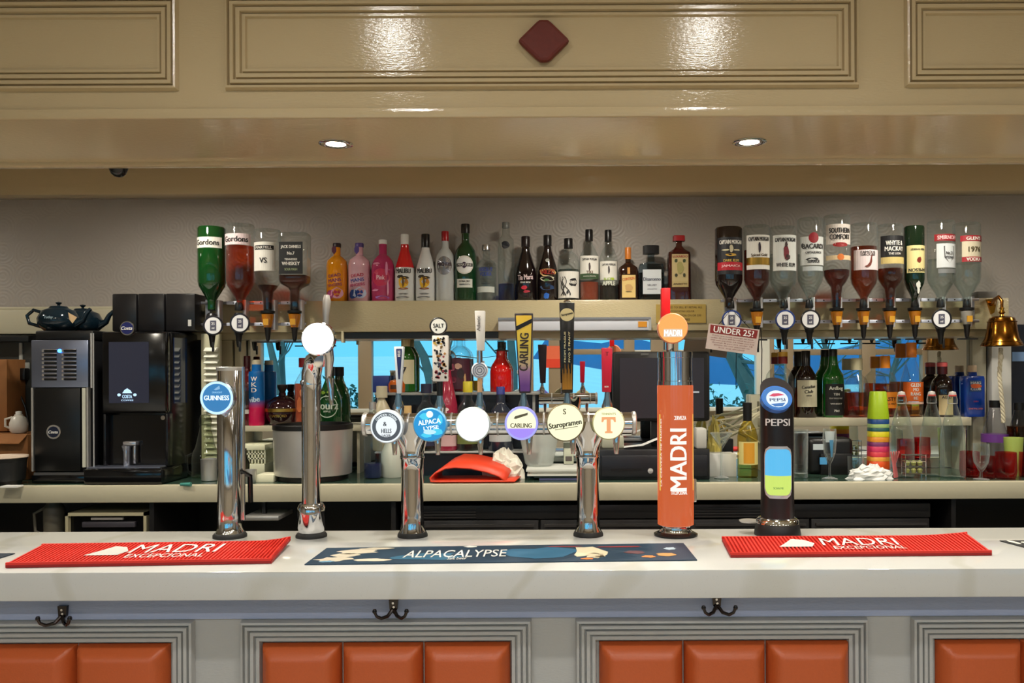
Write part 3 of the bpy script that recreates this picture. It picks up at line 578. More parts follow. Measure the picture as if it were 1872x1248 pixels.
txt('SALT', P(802, 594, HD - .0118), .012, mat((30, 34, 34), .5), b, w=.032); prism('drop_mark', ring_pts(P(799, 602, HD).x, P(799, 602, HD).z, .003, .003, 12), HD - .0118, HD - .0112, mat((30, 34, 34), .5), b)
h = slab('handle', 868, 887, 567, 640, 872, 885, mat((222, 218, 212), .4)); txt('Atlantic', P(875, 590, HD - .0128), .01, mat((90, 84, 80), .5), h, rot=90, w=.045)
g = G(); g.tube([P(877, 640, HD), P(877, 665, HD)], .0085, 14); g.mk('handle_stem', CHROME, t, True)
b = cylb('target_disc', P(877, 676, HD), 15 * HD / F, .016, mat((215, 215, 220), .3), t, bv=.003)
for q in (12, 8, 4): g = G(); c0 = P(877, 676, HD - .009); g.tube([c0 + Vector((q * .00165 * math.cos(a), 0, q * .00165 * math.sin(a))) for a in [6.2832 * i / 24 for i in range(25)]], .0012, 5, False); g.mk('target_ring', mat((90, 100, 120), .4), b)
g = G(); g.tube([P(877, 690, HD), P(877, 720, HD)], .007, 14); g.mk('handle_stem', mat((190, 150, 110), .4), t, True)
h = slab('handle', 941, 975, 572, 718, 949, 970, mat((40, 30, 34), .3)); slab('handle_face', 943.5, 972.5, 576, 715, 951, 968.5, node_mat('yellow_to_purple', lambda nt, b: None), HD - .0145, HD - .011, h)
fm = h.children[0].data.materials[0]; nt = fm.node_tree; bs = nt.nodes['Principled BSDF']; bs.inputs['Roughness'].default_value = .3
geo = nt.nodes.new('ShaderNodeNewGeometry'); sx = nt.nodes.new('ShaderNodeSeparateXYZ'); mr = nt.nodes.new('ShaderNodeMapRange'); rp = nt.nodes.new('ShaderNodeValToRGB')
tc = nt.nodes.new('ShaderNodeTexCoord'); nt.links.new(tc.outputs['Generated'], sx.inputs[0]); nt.links.new(sx.outputs[2], rp.inputs[0]); nt.nodes.remove(geo); nt.nodes.remove(mr)
e = rp.color_ramp.elements; e[0].position = .08; e[0].color = lin((104, 62, 140)) + (1,); e[1].position = .95; e[1].color = lin((214, 176, 44)) + (1,)
for p_, c_ in ((.26, (150, 110, 160)), (.36, (190, 168, 130)), (.55, (196, 176, 70))): q = e.new(p_); q.color = lin(c_) + (1,)
nt.links.new(rp.outputs[0], bs.inputs['Base Color'])
txt('CARLING', P(958, 643, HD - .0152), .026, mat((46, 34, 30), .4), h, rot=88, w=.112)
A = [P(943.5, 596, HD - .0152), P(972.5, 582, HD - .0152), P(972, 590, HD - .0152), P(944, 604, HD - .0152)]; prism('black_band', [(v.x, v.z) for v in A], HD - .0152, HD - .0147, BLACK, h)
h = slab('handle', 1023, 1051, 553, 718, 1027, 1047, mat((22, 20, 18), .25)); pp = P(1037, 575, HD - .0128)
prism('cream_badge', ring_pts(pp.x, pp.z, .0205, .019, 24), HD - .0132, HD - .0118, mat((206, 190, 140), .4), h); txt('Staropramen', pp + Vector((0, -.0008, .001)), .009, mat((40, 34, 24), .4), h, w=.034, rot=12)
txt('FROM PRAGUE', P(1033, 634, HD - .0128), .005, mat((230, 215, 160), .4), h, rot=90, w=.09, bold=0); txt('PIVO Z PRAHY', P(1041, 634, HD - .0128), .005, mat((230, 215, 160), .4), h, rot=90, w=.09, bold=0)
rr = random.Random(8)
for i in range(9):
    u = 1029 + i * 2; a = P(u, 712, HD - .0128); b_ = P(u, 676 + 10 * math.sin(i * 2.1), HD - .0128); prism('skyline', [(a.x - .0014, a.z), (a.x + .0014, a.z), (b_.x + .0006, b_.z), (b_.x, b_.z + .006), (b_.x - .0006, b_.z)], HD - .0130, HD - .0119, mat((196, 132, 44), .3, .6), h)
lathe('handle_cap', P(1037, 552, HD), [(.011, 0), (.009, .004), (1e-5, .007)], CHROME, t)
h = slab('handle', 1100, 1120, 636, 717, 1101, 1117, mat((196, 22, 52), .3)); txt('T', P(1110, 647, HD - .0128), .012, mat((120, 10, 30), .4), h); txt('BEER', P(1109, 707, HD - .0128), .004, WHITE, h)
# 4 orange column
t = thing('beer_tap', 'thick orange column beer tap with white lettering and orange badge', 'beer tap', (bx(1234), TD, CT)); cx = bx(1234)
lathe('base_plate', (cx, TD, CT), [(.066, 0), (.066, .005), (.058, .009), (.05, .012)], mat((40, 40, 42), .2, .8), t)
lathe('base_ring', (cx, TD, CT), [(.05, .011), (.046, .018), (.046, .03), (.05, .034)], CHROME, t)
OR = glow((244, 112, 58), .62)
lathe('column', (cx, TD, CT), [(.05, .032), (.054, .034), (.054, .45), (.05, .451)], OR, t, n=48)
lathe('top_sleeve', (cx, TD, CT), [(.05, .45), (.0525, .451), (.0525, .463), (.0512, .464), (.0512, .532), (.0525, .533), (.0525, .55), (.048, .552), (.02, .553)], CHROME, t, n=48)
WH2 = glow((255, 250, 240), 1.0); yR = TD - .0552
txt('MADRI', (cx + .002, yR, Z(838, TD)), .05, WH2, t, rot=90, w=.185, R=.0552); txt('EXCEPCIONAL', (cx + .004, yR, Z(897, TD)), .010, WH2, t, w=.05, R=.0552)
txt('CERVEZA', (cx + .006, yR, Z(763, TD)), .012, WH2, t, w=.04, R=.0552)
for s in (-1.12, 1.15):
    V = []
    for z in (Z(895, TD), Z(757, TD)):
        for a in (s - .06, s + .06): V.append((cx + .0546 * math.sin(a), TD - .0546 * math.cos(a), z))
    ob('yellow_stripe', V, [(0, 1, 3, 2)], glow((250, 205, 90), .8), t)
txt('LA CERVEZA DE MADRID', (cx, yR, Z(826, TD)), .006, WH2, t, rot=90, w=.2, mp=lambda x, z: (cx + .0552 * math.sin(-1.0 + x / .0549), TD - .0552 * math.cos(-1.0 + x / .0549), Z(826, TD) + z))
g = G(); g.tube([P(1225, 645, TD - .02), P(1225, 622, TD - .03)], .012, 14); g.mk('badge_mount', CHROME, t, True)
g = G(); g.tube([P(1218, 640, TD), P(1218, 585, TD)], .008, 14); g.mk('tap_body', CHROME, t, True)
slab('handle', 1210, 1226, 527, 582, 1209, 1226, mat((226, 24, 30), .3), TD - .014, TD + .01, t)
b, c, r = badge(t, 1230, 601, 28, TD - .06, mat((236, 150, 110), .3, .3), (250, 176, 92), gs=.95)
txt('MADRI', c + Vector((0, -.001, -.014)), .018, glow((255, 252, 245), 1.2), b, w=.052); prism('badge_print', [(c.x - .028, c.z - .026), (c.x + .028, c.z - .026), (c.x + .027, c.z - .002), (c.x - .027, c.z - .002)], c.y - .0006, c.y - .0002, glow((240, 215, 190), .9), b)
g = G(); g.box(cx + .052, cx + .062, TD - .01, TD + .03, CT + .1, CT + .17, .003); g.mk('side_bracket', CHROME, t)
# 5 black cola dispenser
t = thing('soft_drink_dispenser', 'black soft drink dispenser column with oval badge and lit panel', 'dispenser', (bx(1420), TD, CT)); cx = bx(1420)
lathe('base', (cx, TD, CT), [(.069, 0), (.069, .006), (.064, .035), (.058, .045)], mat((20, 20, 22), .4), t)
lathe('base_ring', (cx, TD, CT), [(.064, .036), (.062, .046), (.052, .054), (.049, .054)], CHROME, t)
V, Fc = loftm((0, 0, 0), [(.049, .05), (.049, .2), (.049, .36), (.049, .37), (.049, .40), (.049, .43)], 48)
V2 = []
for v in V:
    z = v.z
    if z > .365: z = .365 + (z - .365) * (1.05 + .6 * v.y / .049 * 1.0)      # slanted top
    V2.append(Vector((cx + v.x, TD + v.y, CT + z)))
ob('column', V2, Fc, mat((26, 22, 25), .32), t, True)
lathe('seam', (cx, TD, CT), [(.0494, .272), (.0498, .273), (.0494, .275)], BLACK, t)
cO = P(1420, 729, TD - .05); th = math.radians(33)
def oval(rx, rz, off, m, name, par, n=40):
    V = [cO + Vector((rx * math.cos(6.2832 * i / n), rz * math.sin(6.2832 * i / n) * math.sin(th) - off * math.cos(th), rz * math.sin(6.2832 * i / n) * math.cos(th) + off * math.sin(th))) for i in range(n)]
    V += [v + Vector((0, .02, -.01)) for v in V]
    return ob(name, V, [tuple(range(n))] + [(i, (i + 1) % n, n + (i + 1) % n, n + i) for i in range(n)], m, par)
b = oval(.045, .042, .0, mat((60, 110, 190), .2), 'oval_badge', t)
def opl(pts, off, m, name): return ob(name, [cO + Vector((u, v * math.sin(th) - off * math.cos(th), v * math.cos(th) + off * math.sin(th))) for u, v in pts], [tuple(range(len(pts)))], m, b)
opl([(.042 * math.cos(6.2832 * i / 36), .039 * math.sin(6.2832 * i / 36)) for i in range(36)], .001, glow((70, 140, 215), .8), 'badge_face')
opl([(.032 * math.cos(6.2832 * i / 36), -.004 + .029 * math.sin(6.2832 * i / 36)) for i in range(36)], .002, glow((225, 240, 250), 1.1), 'badge_disc')
opl([(-.024, .005), (-.01, .014), (.006, .015), (.024, .009), (.01, .006), (-.008, .003)], .003, glow((225, 80, 110), .9), 'red_wave'); opl([(-.022, -.022), (0, -.02), (.022, -.018), (.012, -.03), (-.01, -.031)], .003, glow((70, 130, 200), .9), 'blue_wave')
txt('PEPSI', (0, 0, 0), .011, mat((20, 40, 90), .4), b, w=.046, mp=lambda x, z: cO + Vector((x, (z - .008) * math.sin(th) - .003 * math.cos(th), (z - .008) * math.cos(th) + .003 * math.sin(th))))
txt('PEPSI', (0, 0, 0), .021, mat((240, 240, 240), .4), t, w=.078, fine=True, mp=lambda x, z: (cx + .0502 * math.sin(x / .0502 - .2), TD - .0502 * math.cos(x / .0502 - .2), Z(772, TD) + z))
def wrap(name, a0, a1, pz, m, R=.0496, par=None, rnd=0, rt=True, rb=True):
    V = []; Fc = []; n = 14
    def hw(z):   # rounded ends
        lo, hi = pz; d = min(z - lo if rb else 9, hi - z if rt else 9); return 1 if not rnd or d >= rnd else 1 - .42 * (1 - math.sqrt(max(0, 1 - (1 - d / rnd) ** 2)))
    zz = [pz[0] + (pz[1] - pz[0]) * i / 16 for i in range(17)]
    for z in zz:
        for i in range(n + 1): a = (a0 + (a1 - a0) * i / n); am = (a0 + a1) / 2; a = am + (a - am) * hw(z); V.append((cx + R * math.sin(a), TD - R * math.cos(a), z))
    for j in range(16):
        for i in range(n): q = j * (n + 1) + i; Fc.append((q, q + 1, q + n + 2, q + n + 1))
    return ob(name, V, Fc, m, par or t)
f = wrap('panel_frame', -1.1, .75, (Z(909, TD), Z(815, TD)), mat((206, 212, 218), .35, .5), .0498, rnd=.034)
wrap('panel_blue', -1.03, .68, (Z(868, TD), Z(820, TD)), glow((90, 190, 240), .95), .0502, f, .03, True, False); wrap('panel_green', -1.03, .68, (Z(903, TD), Z(868, TD)), glow((206, 232, 110), .95), .0502, f, .03, False, True)
txt('SCAN ME', (0, 0, 0), .006, glow((120, 170, 90), .6), f, w=.03, mp=lambda x, z: (cx + .0506 * math.sin(x / .0506 - .18), TD - .0506 * math.cos(x / .0506 - .18), Z(890, TD) + z))
g = G(); g.add(*loftm((cx - .075, TD + .03, CT + .032), [(1e-5, 0), (.032, .002), (.034, .006), (1e-5, .008)], 24)); g.mk('tap_tray', STEEL, t, True)
# ================================================================ BACK BAR
WF = 3.35; WT = Z(884, WF); WBT = Z(915, WF)
def wdep(py): return (EYE - WT) * F / (py - VY)
bt = thing('back_bar_worktop', 'cream edged back bar worktop with dark green surface', 'counter top', (0, 3.6, WBT))
box('edge_board', RX0 + .01, RX1 - .01, WF, WF + .04, WBT, WT, CREAM, bt, bv=.003)
box('surface', RX0 + .01, RX1 - .01, WF + .04, WB - .012, WBT, WT, GREENTOP, bt)
bc = thing('back_bar_cabinet', 'black open fronted cabinet under the back bar worktop', 'cabinet', (0, 3.6, 0))
DK2 = mat((16, 15, 16), .45); DK3 = mat((30, 29, 30), .4)
box('back_panel', RX0 + .01, RX1 - .01, WB - .05, WB - .013, 0, WBT, DK2, bc); box('base_board', RX0 + .01, RX1 - .01, WF + .03, WB - .05, 0, .1, DK2, bc)
for px in (-300, 272, 714, 1250, 1738, 2200): box('upright', X(px, WF + .03), X(px, WF + .03) + .018, WF + .03, WB - .05, .1, WBT, DK3, bc)
for a, b in ((732, 1238), (1260, 1700)):
    ft = thing('bottle_fridge', 'black under counter bottle fridge ' + ('between the chrome tap columns' if a < 1000 else 'behind the cola dispenser'), 'fridge', (X((a + b) / 2, WF + .05), WF + .05, .1), 'under counter fridges')
    x0, x1 = X(a, WF + .05), X(b, WF + .05); zt_ = Z(923, WF + .05)
    box('body', x0, x1, WF + .07, WB - .06, .1, zt_, DK2, ft); box('top_trim', x0, x1, WF + .05, WF + .07, zt_ - .055, zt_, DK3, ft, bv=.003)
    for i in range(4): box('vent_slat', x0 + .02, x0 + .3, WF + .045, WF + .05, zt_ - .05 + i * .011, zt_ - .046 + i * .011, mat((52, 50, 50), .3), ft)
    for s in (0, 1):
        xa = x0 + s * (x1 - x0) / 2; d = box('door', xa + .004, xa + (x1 - x0) / 2 - .004, WF + .05, WF + .07, .12, zt_ - .06, DK3, ft, bv=.003)
        box('door_handle', xa + .02, xa + (x1 - x0) / 2 - .02, WF + .035, WF + .05, zt_ - .085, zt_ - .075, mat((60, 58, 58), .3), d)
t = thing('white_framed_unit', 'white framed dark glass unit under the coffee machine', 'appliance', P(191, 1100, WF + .06))
for nm, q in (('frame_top', (118, 266, 933, 939)), ('frame_side', (118, 123, 933, 1100)), ('frame_side', (261, 266, 933, 1100))): pbox(nm, *q, WF + .04, WF + .3, mat((190, 182, 150), .5), t)
pbox('dark_front', 123, 261, 939, 1100, WF + .06, WF + .25, BLACKG, t); pbox('drawer_bar', 148, 245, 950, 960, WF + .045, WF + .06, mat((70, 68, 76), .3), t, bv=.003); pbox('label_strip', 165, 223, 942, 946, WF + .05, WF + .06, mat((160, 155, 150), .4), t)
c = P(98, 1000, WF + .12)
t = thing('grey_jug', 'grey plastic jug in shadow under the worktop by the white framed unit', 'jug', c); lathe('body', c, [(.03, 0), (.036, .02), (.04, .12), (.04, .17), (.028, .19), (.028, .2)], mat((100, 96, 84), .5), t)
g = G(); g.tube([c + Vector((-.035, -.01, .17)), c + Vector((-.07, -.02, .15)), c + Vector((-.065, -.02, .08)), c + Vector((-.038, -.01, .06))], .006, 8); g.mk('handle', mat((100, 96, 84), .5), t, True)
t = thing('steel_ledge', 'small steel ledge sticking out between the first two taps', 'shelf', P(475, 948, 3.36)); pbox('ledge_top', 442, 508, 941, 949, 3.32, 3.5, STEEL, t, bv=.003); pbox('ledge_post', 478, 484, 915.5, 941, 3.38, 3.40, BLACK, t)
# ---------------------------------------------------------------- coffee machine and cooler on the left
D0 = 3.42
t = thing('milk_cooler', 'tall black cooler with slotted steel top panel and round logo', 'appliance', (X(108, D0), D0, WT))
x0, x1 = X(57, D0), X(161, D0)
box('body', x0, x1, D0 + .02, 3.82, WT + .012, Z(617, D0), mat((24, 24, 26), .4), t, bv=.004)
box('lid', x0 - .002, x1 + .004, D0 + .03, 3.82, Z(617, D0), Z(599, D0), BLACK, t, bv=.006)
pn = box('steel_panel', x0, x1, D0, D0 + .02, Z(704, D0), Z(617, D0), mat((140, 148, 172), .3, .9, bump=.05, bscale=120), t, bv=.003)
for i in range(8):
    for a, b in ((82, 104), (118, 140)):
        z = Z(637 + i * 7.4, D0); s = box('slot', X(a, D0), X(b, D0), D0 - .002, D0 + .002, z - .005, z + .004, BLACK, pn)
        box('slot_lip', X(a - 4, D0), X(b + 1, D0), D0 - .006, D0 - .001, z + .004, z + .007, mat((205, 205, 215), .25, 1), pn, bv=.001)
        cylb('slot_end', (X(a - 2, D0), D0 - .003, z), .0045, .006, mat((230, 230, 235), .2, 1), pn, n=12)
cylb('indicator_lamp', (X(110, D0), D0 - .003, Z(637, D0)), .007, .006, glow((60, 140, 255), 6), pn, n=16)
box('door', x0 + .012, X(146, D0), D0, D0 + .02, Z(857, D0), Z(705, D0), mat((12, 12, 13), .3), t, bv=.003)
for a in (57, 158): box('steel_edge', X(a, D0), X(a + 3, D0), D0 - .001, D0 + .02, Z(857, D0), Z(704, D0), STEEL, t)
box('white_strip', X(150, D0), X(156, D0), D0 - .001, D0 + .02, Z(850, D0), Z(705, D0), mat((190, 190, 175), .4), t)
box('plinth', x0, x1, D0, D0 + .03, WT + .003, Z(864, D0), BLACKG, t, bv=.003); box('plinth_trim', x0 + .01, x1, D0 - .003, D0 + .004, Z(864, D0), Z(859, D0), mat((110, 110, 112), .3, .8), t)
lg = cylb('logo_disc', (X(98, D0), D0 - .001, Z(785, D0)), 13 * D0 / F, .004, CHROME, t); cylb('logo_face', (X(98, D0), D0 - .0035, Z(785, D0)), 10 * D0 / F, .002, mat((18, 26, 48), .3), lg); txt('Costa', (X(98, D0), D0 - .005, Z(785, D0)), .012, WHITE, lg, shear=.3)
t = thing('coffee_machine', 'black bean to cup coffee machine with dark touch screen and hoppers', 'coffee machine', (X(250, D0), D0, WT))
MB = mat((16, 16, 19), .22); x0, x1 = X(183, D0), X(301, D0)
box('body', x0, x1, D0 + .06, 3.82, WT + .05, Z(601, D0), MB, t, bv=.008)
box('screen_door', x0, x1, D0 + .01, D0 + .06, Z(752, D0), Z(602, D0), mat((10, 10, 12), .15), t, bv=.01)
scn = box('touch_screen', X(197, D0), X(270, D0), D0 + .008, D0 + .012, Z(733, D0), Z(621, D0), glow((34, 40, 66), .45), t)
ec = glow((190, 225, 255), 1.2)
txt('COSTA', (X(231, D0), D0 + .006, Z(721, D0)), .014, ec, scn, w=.04); txt('COFFEE', (X(231, D0), D0 + .006, Z(728, D0)), .006, ec, scn, w=.05); prism('screen_emblem', [(X(222, D0), Z(715, D0)), (X(240, D0), Z(715, D0)), (X(237, D0), Z(710, D0)), (X(231, D0), Z(706, D0)), (X(226, D0), Z(709, D0))], D0 + .0055, D0 + .0065, ec, scn)
for a in (216, 245): prism('screen_emblem', ring_pts(X(a, D0), Z(718, D0), .007, .006, 10), D0 + .0055, D0 + .0065, ec, scn)
box('brew_recess', x0 + .012, x1 - .012, D0 + .05, D0 + .062, Z(848, D0), Z(756, D0), BLACKG, t)
for a in (183, 297): box('side_cheek', X(a, D0), X(a + 5, D0), D0 + .02, D0 + .07, Z(850, D0), Z(753, D0), MB, t, bv=.003)
g = G(); g.box(X(219, D0), X(243, D0), D0 + .02, D0 + .055, Z(812, D0), Z(804, D0), .003); g.box(X(221, D0), X(225, D0), D0 + .025, D0 + .035, Z(845, D0), Z(812, D0), .002); g.box(X(237, D0), X(241, D0), D0 + .025, D0 + .035, Z(845, D0), Z(812, D0), .002); g.mk('coffee_spout', mat((215, 215, 222), .2, .9), t, True)
lathe('spout_cup', P(231, 848, D0 + .045), [(.012, 0), (.013, .06), (.018, .075), (.02, .082), (1e-5, .088)], mat((210, 212, 220), .25, .8), t, n=20)
g = G(); g.box(X(163, D0), X(305, D0), D0 - .05, D0 + .2, WT + .0, Z(853, D0 - .05), .012); g.mk('drip_tray', BLACKG, t, True)
box('drip_grate', X(165, D0), X(298, D0), D0 - .03, D0 + .06, Z(853, D0 - .05), Z(853, D0 - .05) + .004, mat((150, 155, 175), .3, .9), t)
cylb('key_lock', (X(298, D0) - .02, D0 + .045, Z(761, D0)), .009, .01, CHROME, t, n=16)
for i, (a, b) in enumerate(((205, 250), (252, 301), (303, 357))):
    h = pbox('bean_hopper', a, b, 533, 602, 3.60, 3.8, mat((24, 23, 25), .3), t, bv=.006)
    if i == 2: pbox('sticker', 344, 350, 581, 593, 3.597, 3.6, mat((190, 190, 185), .5), h)
lg = cylb('logo_disc', (X(232, D0), D0 + .006, Z(596, D0)), 13 * D0 / F, .006, CHROME, t); cylb('logo_face', (X(232, D0), D0 + .0025, Z(596, D0)), 11 * D0 / F, .002, mat((30, 36, 90), .3), lg); txt('Costa', (X(232, D0), D0 + .001, Z(596, D0)), .014, WHITE, lg, shear=.3)
g = G(); g.tube([P(167, 605, D0), P(167, 705, D0)], .004, 8); g.tube([P(171, 605, D0), P(171, 850, D0)], .003, 8); g.mk('steel_rail', STEEL, t, True)
g = G(); g.box(x1 - .003, x1 + .003, D0 + .08, D0 + .2, Z(735, D0), Z(612, D0)); g.mk('side_blue_reflection', mat((20, 40, 80), .04), t)  # added glossy panel, the blue reflection on this side put into its colour
# teapots lying on the cooler
TP = mat((16, 32, 42), .08)
def teapot(label, px, D, s, flip, zb):
    c = Vector((X(px, D), D, zb)); t = thing('teapot', label, 'teapot', c, 'dark glazed teapots')
    lathe('body', c, [(.045 * s, 0), (.06 * s, .004 * s), (.085 * s, .03 * s), (.088 * s, .06 * s), (.07 * s, .095 * s), (.04 * s, .108 * s)], TP, t)
    l = lathe('lid', c, [(.042 * s, .107 * s), (.035 * s, .116 * s), (.01 * s, .12 * s)], TP, t); lathe('knob', c, [(.006 * s, .118 * s), (.006 * s, .124 * s), (.013 * s, .13 * s), (.013 * s, .134 * s), (1e-5, .138 * s)], TP, l, n=14)
    g = G(); g.tube([c + Vector((flip * s * a, 0, s * b)) for a, b in ((-.08, .09), (-.115, .1), (-.145, .075), (-.135, .04), (-.085, .025))], .008 * s, 10); g.mk('handle', TP, t, True)
    g = G(); g.tube([c + Vector((flip * s * a, 0, s * b)) for a, b in ((.07, .035), (.11, .055), (.125, .085), (.145, .105))], [.02 * s, .014 * s, .011 * s, .008 * s], 12); g.mk('spout', TP, t, True)
    return t, c
lz = Z(599, D0)
t, c = teapot('dark teapot with handle at left on top of the cooler', 108, 3.56, .92, 1, lz)
txt('Tetley', c + Vector((.005, -.082, .055)), .014, mat((150, 170, 180), .4), t, shear=.3)
teapot('dark teapot with spout toward the bean hoppers on the cooler', 152, 3.70, .92, 1, lz)
c = P(134, 578, 3.46)
ob('paper_tag', [c + Vector(v) for v in ((-.02, 0, .025), (.016, 0, .005), (.0, -.004, -.02), (-.014, -.002, -.004), (-.02, .001, .025), (.016, .001, .005), (.0, -.003, -.02), (-.014, -.001, -.004))], [(0, 1, 2, 3), (4, 5, 6, 7), (0, 1, 5, 4), (1, 2, 6, 5), (2, 3, 7, 6)], mat((190, 160, 120), .7), label='small tan paper tag hanging off a dark teapot', cat='tag')
# far left corner
CARD = mat((150, 98, 52), .8, bump=.15, vary=.15, bscale=25)
def crate(label, px0, px1, py0, py1, Da, Db, flap=True):
    x0, x1 = X(px0, Da), X(px1, Da); z0 = max(WT + .001, Z(py1, Da)); z1 = Z(py0, Da); t = thing('cardboard_box', label, 'box', ((x0 + x1) / 2, Da, z0), 'cardboard boxes')
    box('carton', x0, x1, Da, Db, z0, z1, CARD, t, bv=.002)
    if flap: ob('flap', [(x0, Da, z1), (x1, Da, z1), (x1 - .01, Da - .04, z1 - .035), (x0, Da - .05, z1 - .03), (x0, Da, z1 + .003), (x1, Da, z1 + .003), (x1 - .01, Da - .04, z1 - .032), (x0, Da - .05, z1 - .027)], [(0, 1, 2, 3), (4, 5, 6, 7), (2, 3, 7, 6), (0, 1, 5, 4), (1, 2, 6, 5)], CARD, t)
crate('opened cardboard box behind the black cup at left edge', -90, 50, 790, 875, 3.55, 3.8)
t = thing('cardboard_box', 'tall cardboard box leaning at the far left edge', 'box', (X(-45, 3.72), 3.72, Z(790, 3.55)), 'cardboard boxes'); box('carton', X(-110, 3.72), X(18, 3.72), 3.70, 3.83, Z(788, 3.55), Z(652, 3.72), CARD, t, bv=.003); box('tape', X(-60, 3.70), X(-40, 3.70), 3.699, 3.701, Z(788, 3.55), Z(652, 3.72), mat((190, 150, 100), .4), t)
c = Vector((X(34, 3.64), 3.64, Z(790, 3.55) + .002)); t = thing('white_jug', 'small white jug on the opened cardboard box', 'jug', c)
lathe('body', c, [(.025, 0), (.034, .01), (.036, .04), (.028, .065), (.016, .075), (.016, .08)], mat((215, 210, 200), .3), t); lathe('cap', c, [(.012, .078), (.012, .092), (1e-5, .094)], WHITE, t, n=14)
g = G(); g.tube([c + Vector((-.02, -.01, .068)), c + Vector((-.045, -.02, .06)), c + Vector((-.045, -.02, .03)), c + Vector((-.03, -.01, .02))], .005, 8); g.mk('handle', mat((215, 210, 200), .3), t, True)
d = wdep(886); c = Vector((X(8, d + .08), d + .08, WT)); t = thing('takeaway_cup', 'black takeaway cup with pale rim at left edge', 'cup', c)
lathe('cup_body', c, [(.055, 0), (.058, .004), (.08, .11), (.078, .11), (.07, .02)], mat((14, 15, 15), .5), t); lathe('rim', c, [(.079, .108), (.083, .111), (.082, .117), (.078, .115)], mat((210, 190, 170), .5), t)
box('white_card', X(2, d), X(33, d), d - .01, d + .03, WT, WT + .006, WHITE, label='small white card lying under the black cup', cat='card')
t = thing('wall_socket', 'white wall socket with black plug beside the cooler', 'socket', P(37, 668, 3.838)); pbox('plate', 22, 52, 658, 671, 3.826, 3.838, mat((170, 172, 165), .4), t, bv=.003)
pbox('plug', 27, 45, 668, 690, 3.79, 3.83, BLACK, t, bv=.006); g = G(); g.tube([P(34, 690, 3.8), P(36, 715, 3.8), P(46, 740, 3.8), P(52, 770, 3.8)], .004, 8); g.mk('cable', BLACK, t, True); pbox('white_conduit', 35, 40, 622, 658, 3.83, 3.838, mat((170, 172, 165), .4), t)
box('black_ledge', X(-200, 3.80), X(57, 3.80), 3.78, 3.838, Z(620, 3.80), Z(609, 3.80), BLACK, label='narrow black wall ledge at far left beside the cooler', cat='shelf', bv=.002)
g = G(); g.tube([Vector((X(325, d), d + .02, WT + .006)), Vector((X(345, d), d + .015, WT + .006))], [.006, .009], 10); g.mk('green_clip', mat((60, 130, 120), .4), label='small green clip beside the coffee machine foot', cat='clip', smooth=True)
# ---------------------------------------------------------------- jugs, ice bucket
def flask(name, label, px, py, D, prof, m, group, extra=None, n=28):
    c = Vector((X(px, D), D, WT)); t = thing(name, label, name.split('_')[-1], c, group); lathe('body', c, prof, m, t, n=n); return t, c
t, c = flask('glass_carafe', 'tall clear carafe beside the coffee machine', 375, 0, 3.62, [(.05, 0), (.055, .005), (.056, .08), (.05, .11), (.04, .13), (.025, .2), (.022, .22), (.024, .225)], glass((236, 240, 226), (170, 178, 160)), 'glass jugs'); lathe('stopper', c, [(.023, .223), (.027, .24), (.02, .265), (1e-5, .27)], glass((200, 205, 190), (120, 125, 110)), t)
g = G(); g.tube([c + Vector((-.05, -.01, .10)), c + Vector((-.075, -.02, .09)), c + Vector((-.07, -.02, .03)), c + Vector((-.052, -.01, .012))], .006, 8); g.mk('handle', CLEAR, t, True)
t, c = flask('steel_cup', 'small steel cup left of the first chrome tap', 383, 0, 3.50, [(.03, 0), (.034, .003), (.036, .085), (.037, .09), (.034, .09), (.031, .01)], STEEL, 'steel cups')
t, c = flask('steel_cup', 'squat steel pot right of the first chrome tap', 458, 0, 3.44, [(.02, 0), (.021, .002), (.022, .05), (.022, .052), (.02, .052), (.018, .005)], STEEL, 'steel cups')
t, c = flask('glass_carafe', 'dark glass carafe half hidden behind the first chrome tap', 441, 0, 3.52, [(.022, 0), (.03, .01), (.032, .07), (.02, .1), (.02, .13)], glass((120, 120, 110), (40, 40, 40)), 'glass jugs')
c = Vector((X(572, 3.545), 3.545, WT)); t = thing('ice_bucket', 'brushed steel ice bucket with black rim', 'bucket', c)
lathe('foot', c, [(.14, 0), (.143, .002), (.143, .018), (.15, .022)], BLACK, t, n=48); lathe('bucket_wall', c, [(.15, .02), (.157, .024), (.161, .21), (.155, .212), (.15, .03)], STEEL, t, n=56)
lathe('rim', c, [(.158, .208), (.163, .21), (.163, .228), (.158, .232), (.148, .23), (.146, .21)], BLACK, t, n=56)
t = thing('plastic_basket', 'white slotted plastic basket left of the ice bucket', 'basket', (X(468, 3.74), 3.74, WT)); BK = mat((232, 232, 200), .45)
xa, xb, za, zb2 = X(446, 3.72), X(492, 3.72), WT + .002, WT + .135
box('basket_bottom', xa, xb, 3.66, 3.80, za, za + .05, BK, t, bv=.004); box('basket_rim', xa - .003, xb + .003, 3.655, 3.805, zb2 - .025, zb2, BK, t, bv=.004)
for i in range(9): x = xa + (xb - xa) * i / 8; box('basket_bar', x - .003, x + .003, 3.66, 3.666, za + .05, zb2 - .02, BK, t)
for z in (za + .07, za + .09): box('basket_band', xa, xb, 3.66, 3.665, z, z + .006, BK, t)
box('basket_back', xa, xb, 3.795, 3.80, za + .04, zb2 - .02, BK, t)
box('paper_pad', X(470, 3.46), X(502, 3.46), 3.44, 3.54, WT, WT + .03, mat((232, 230, 200), .6), label='pale paper pad in front of the basket', cat='paper', bv=.002)
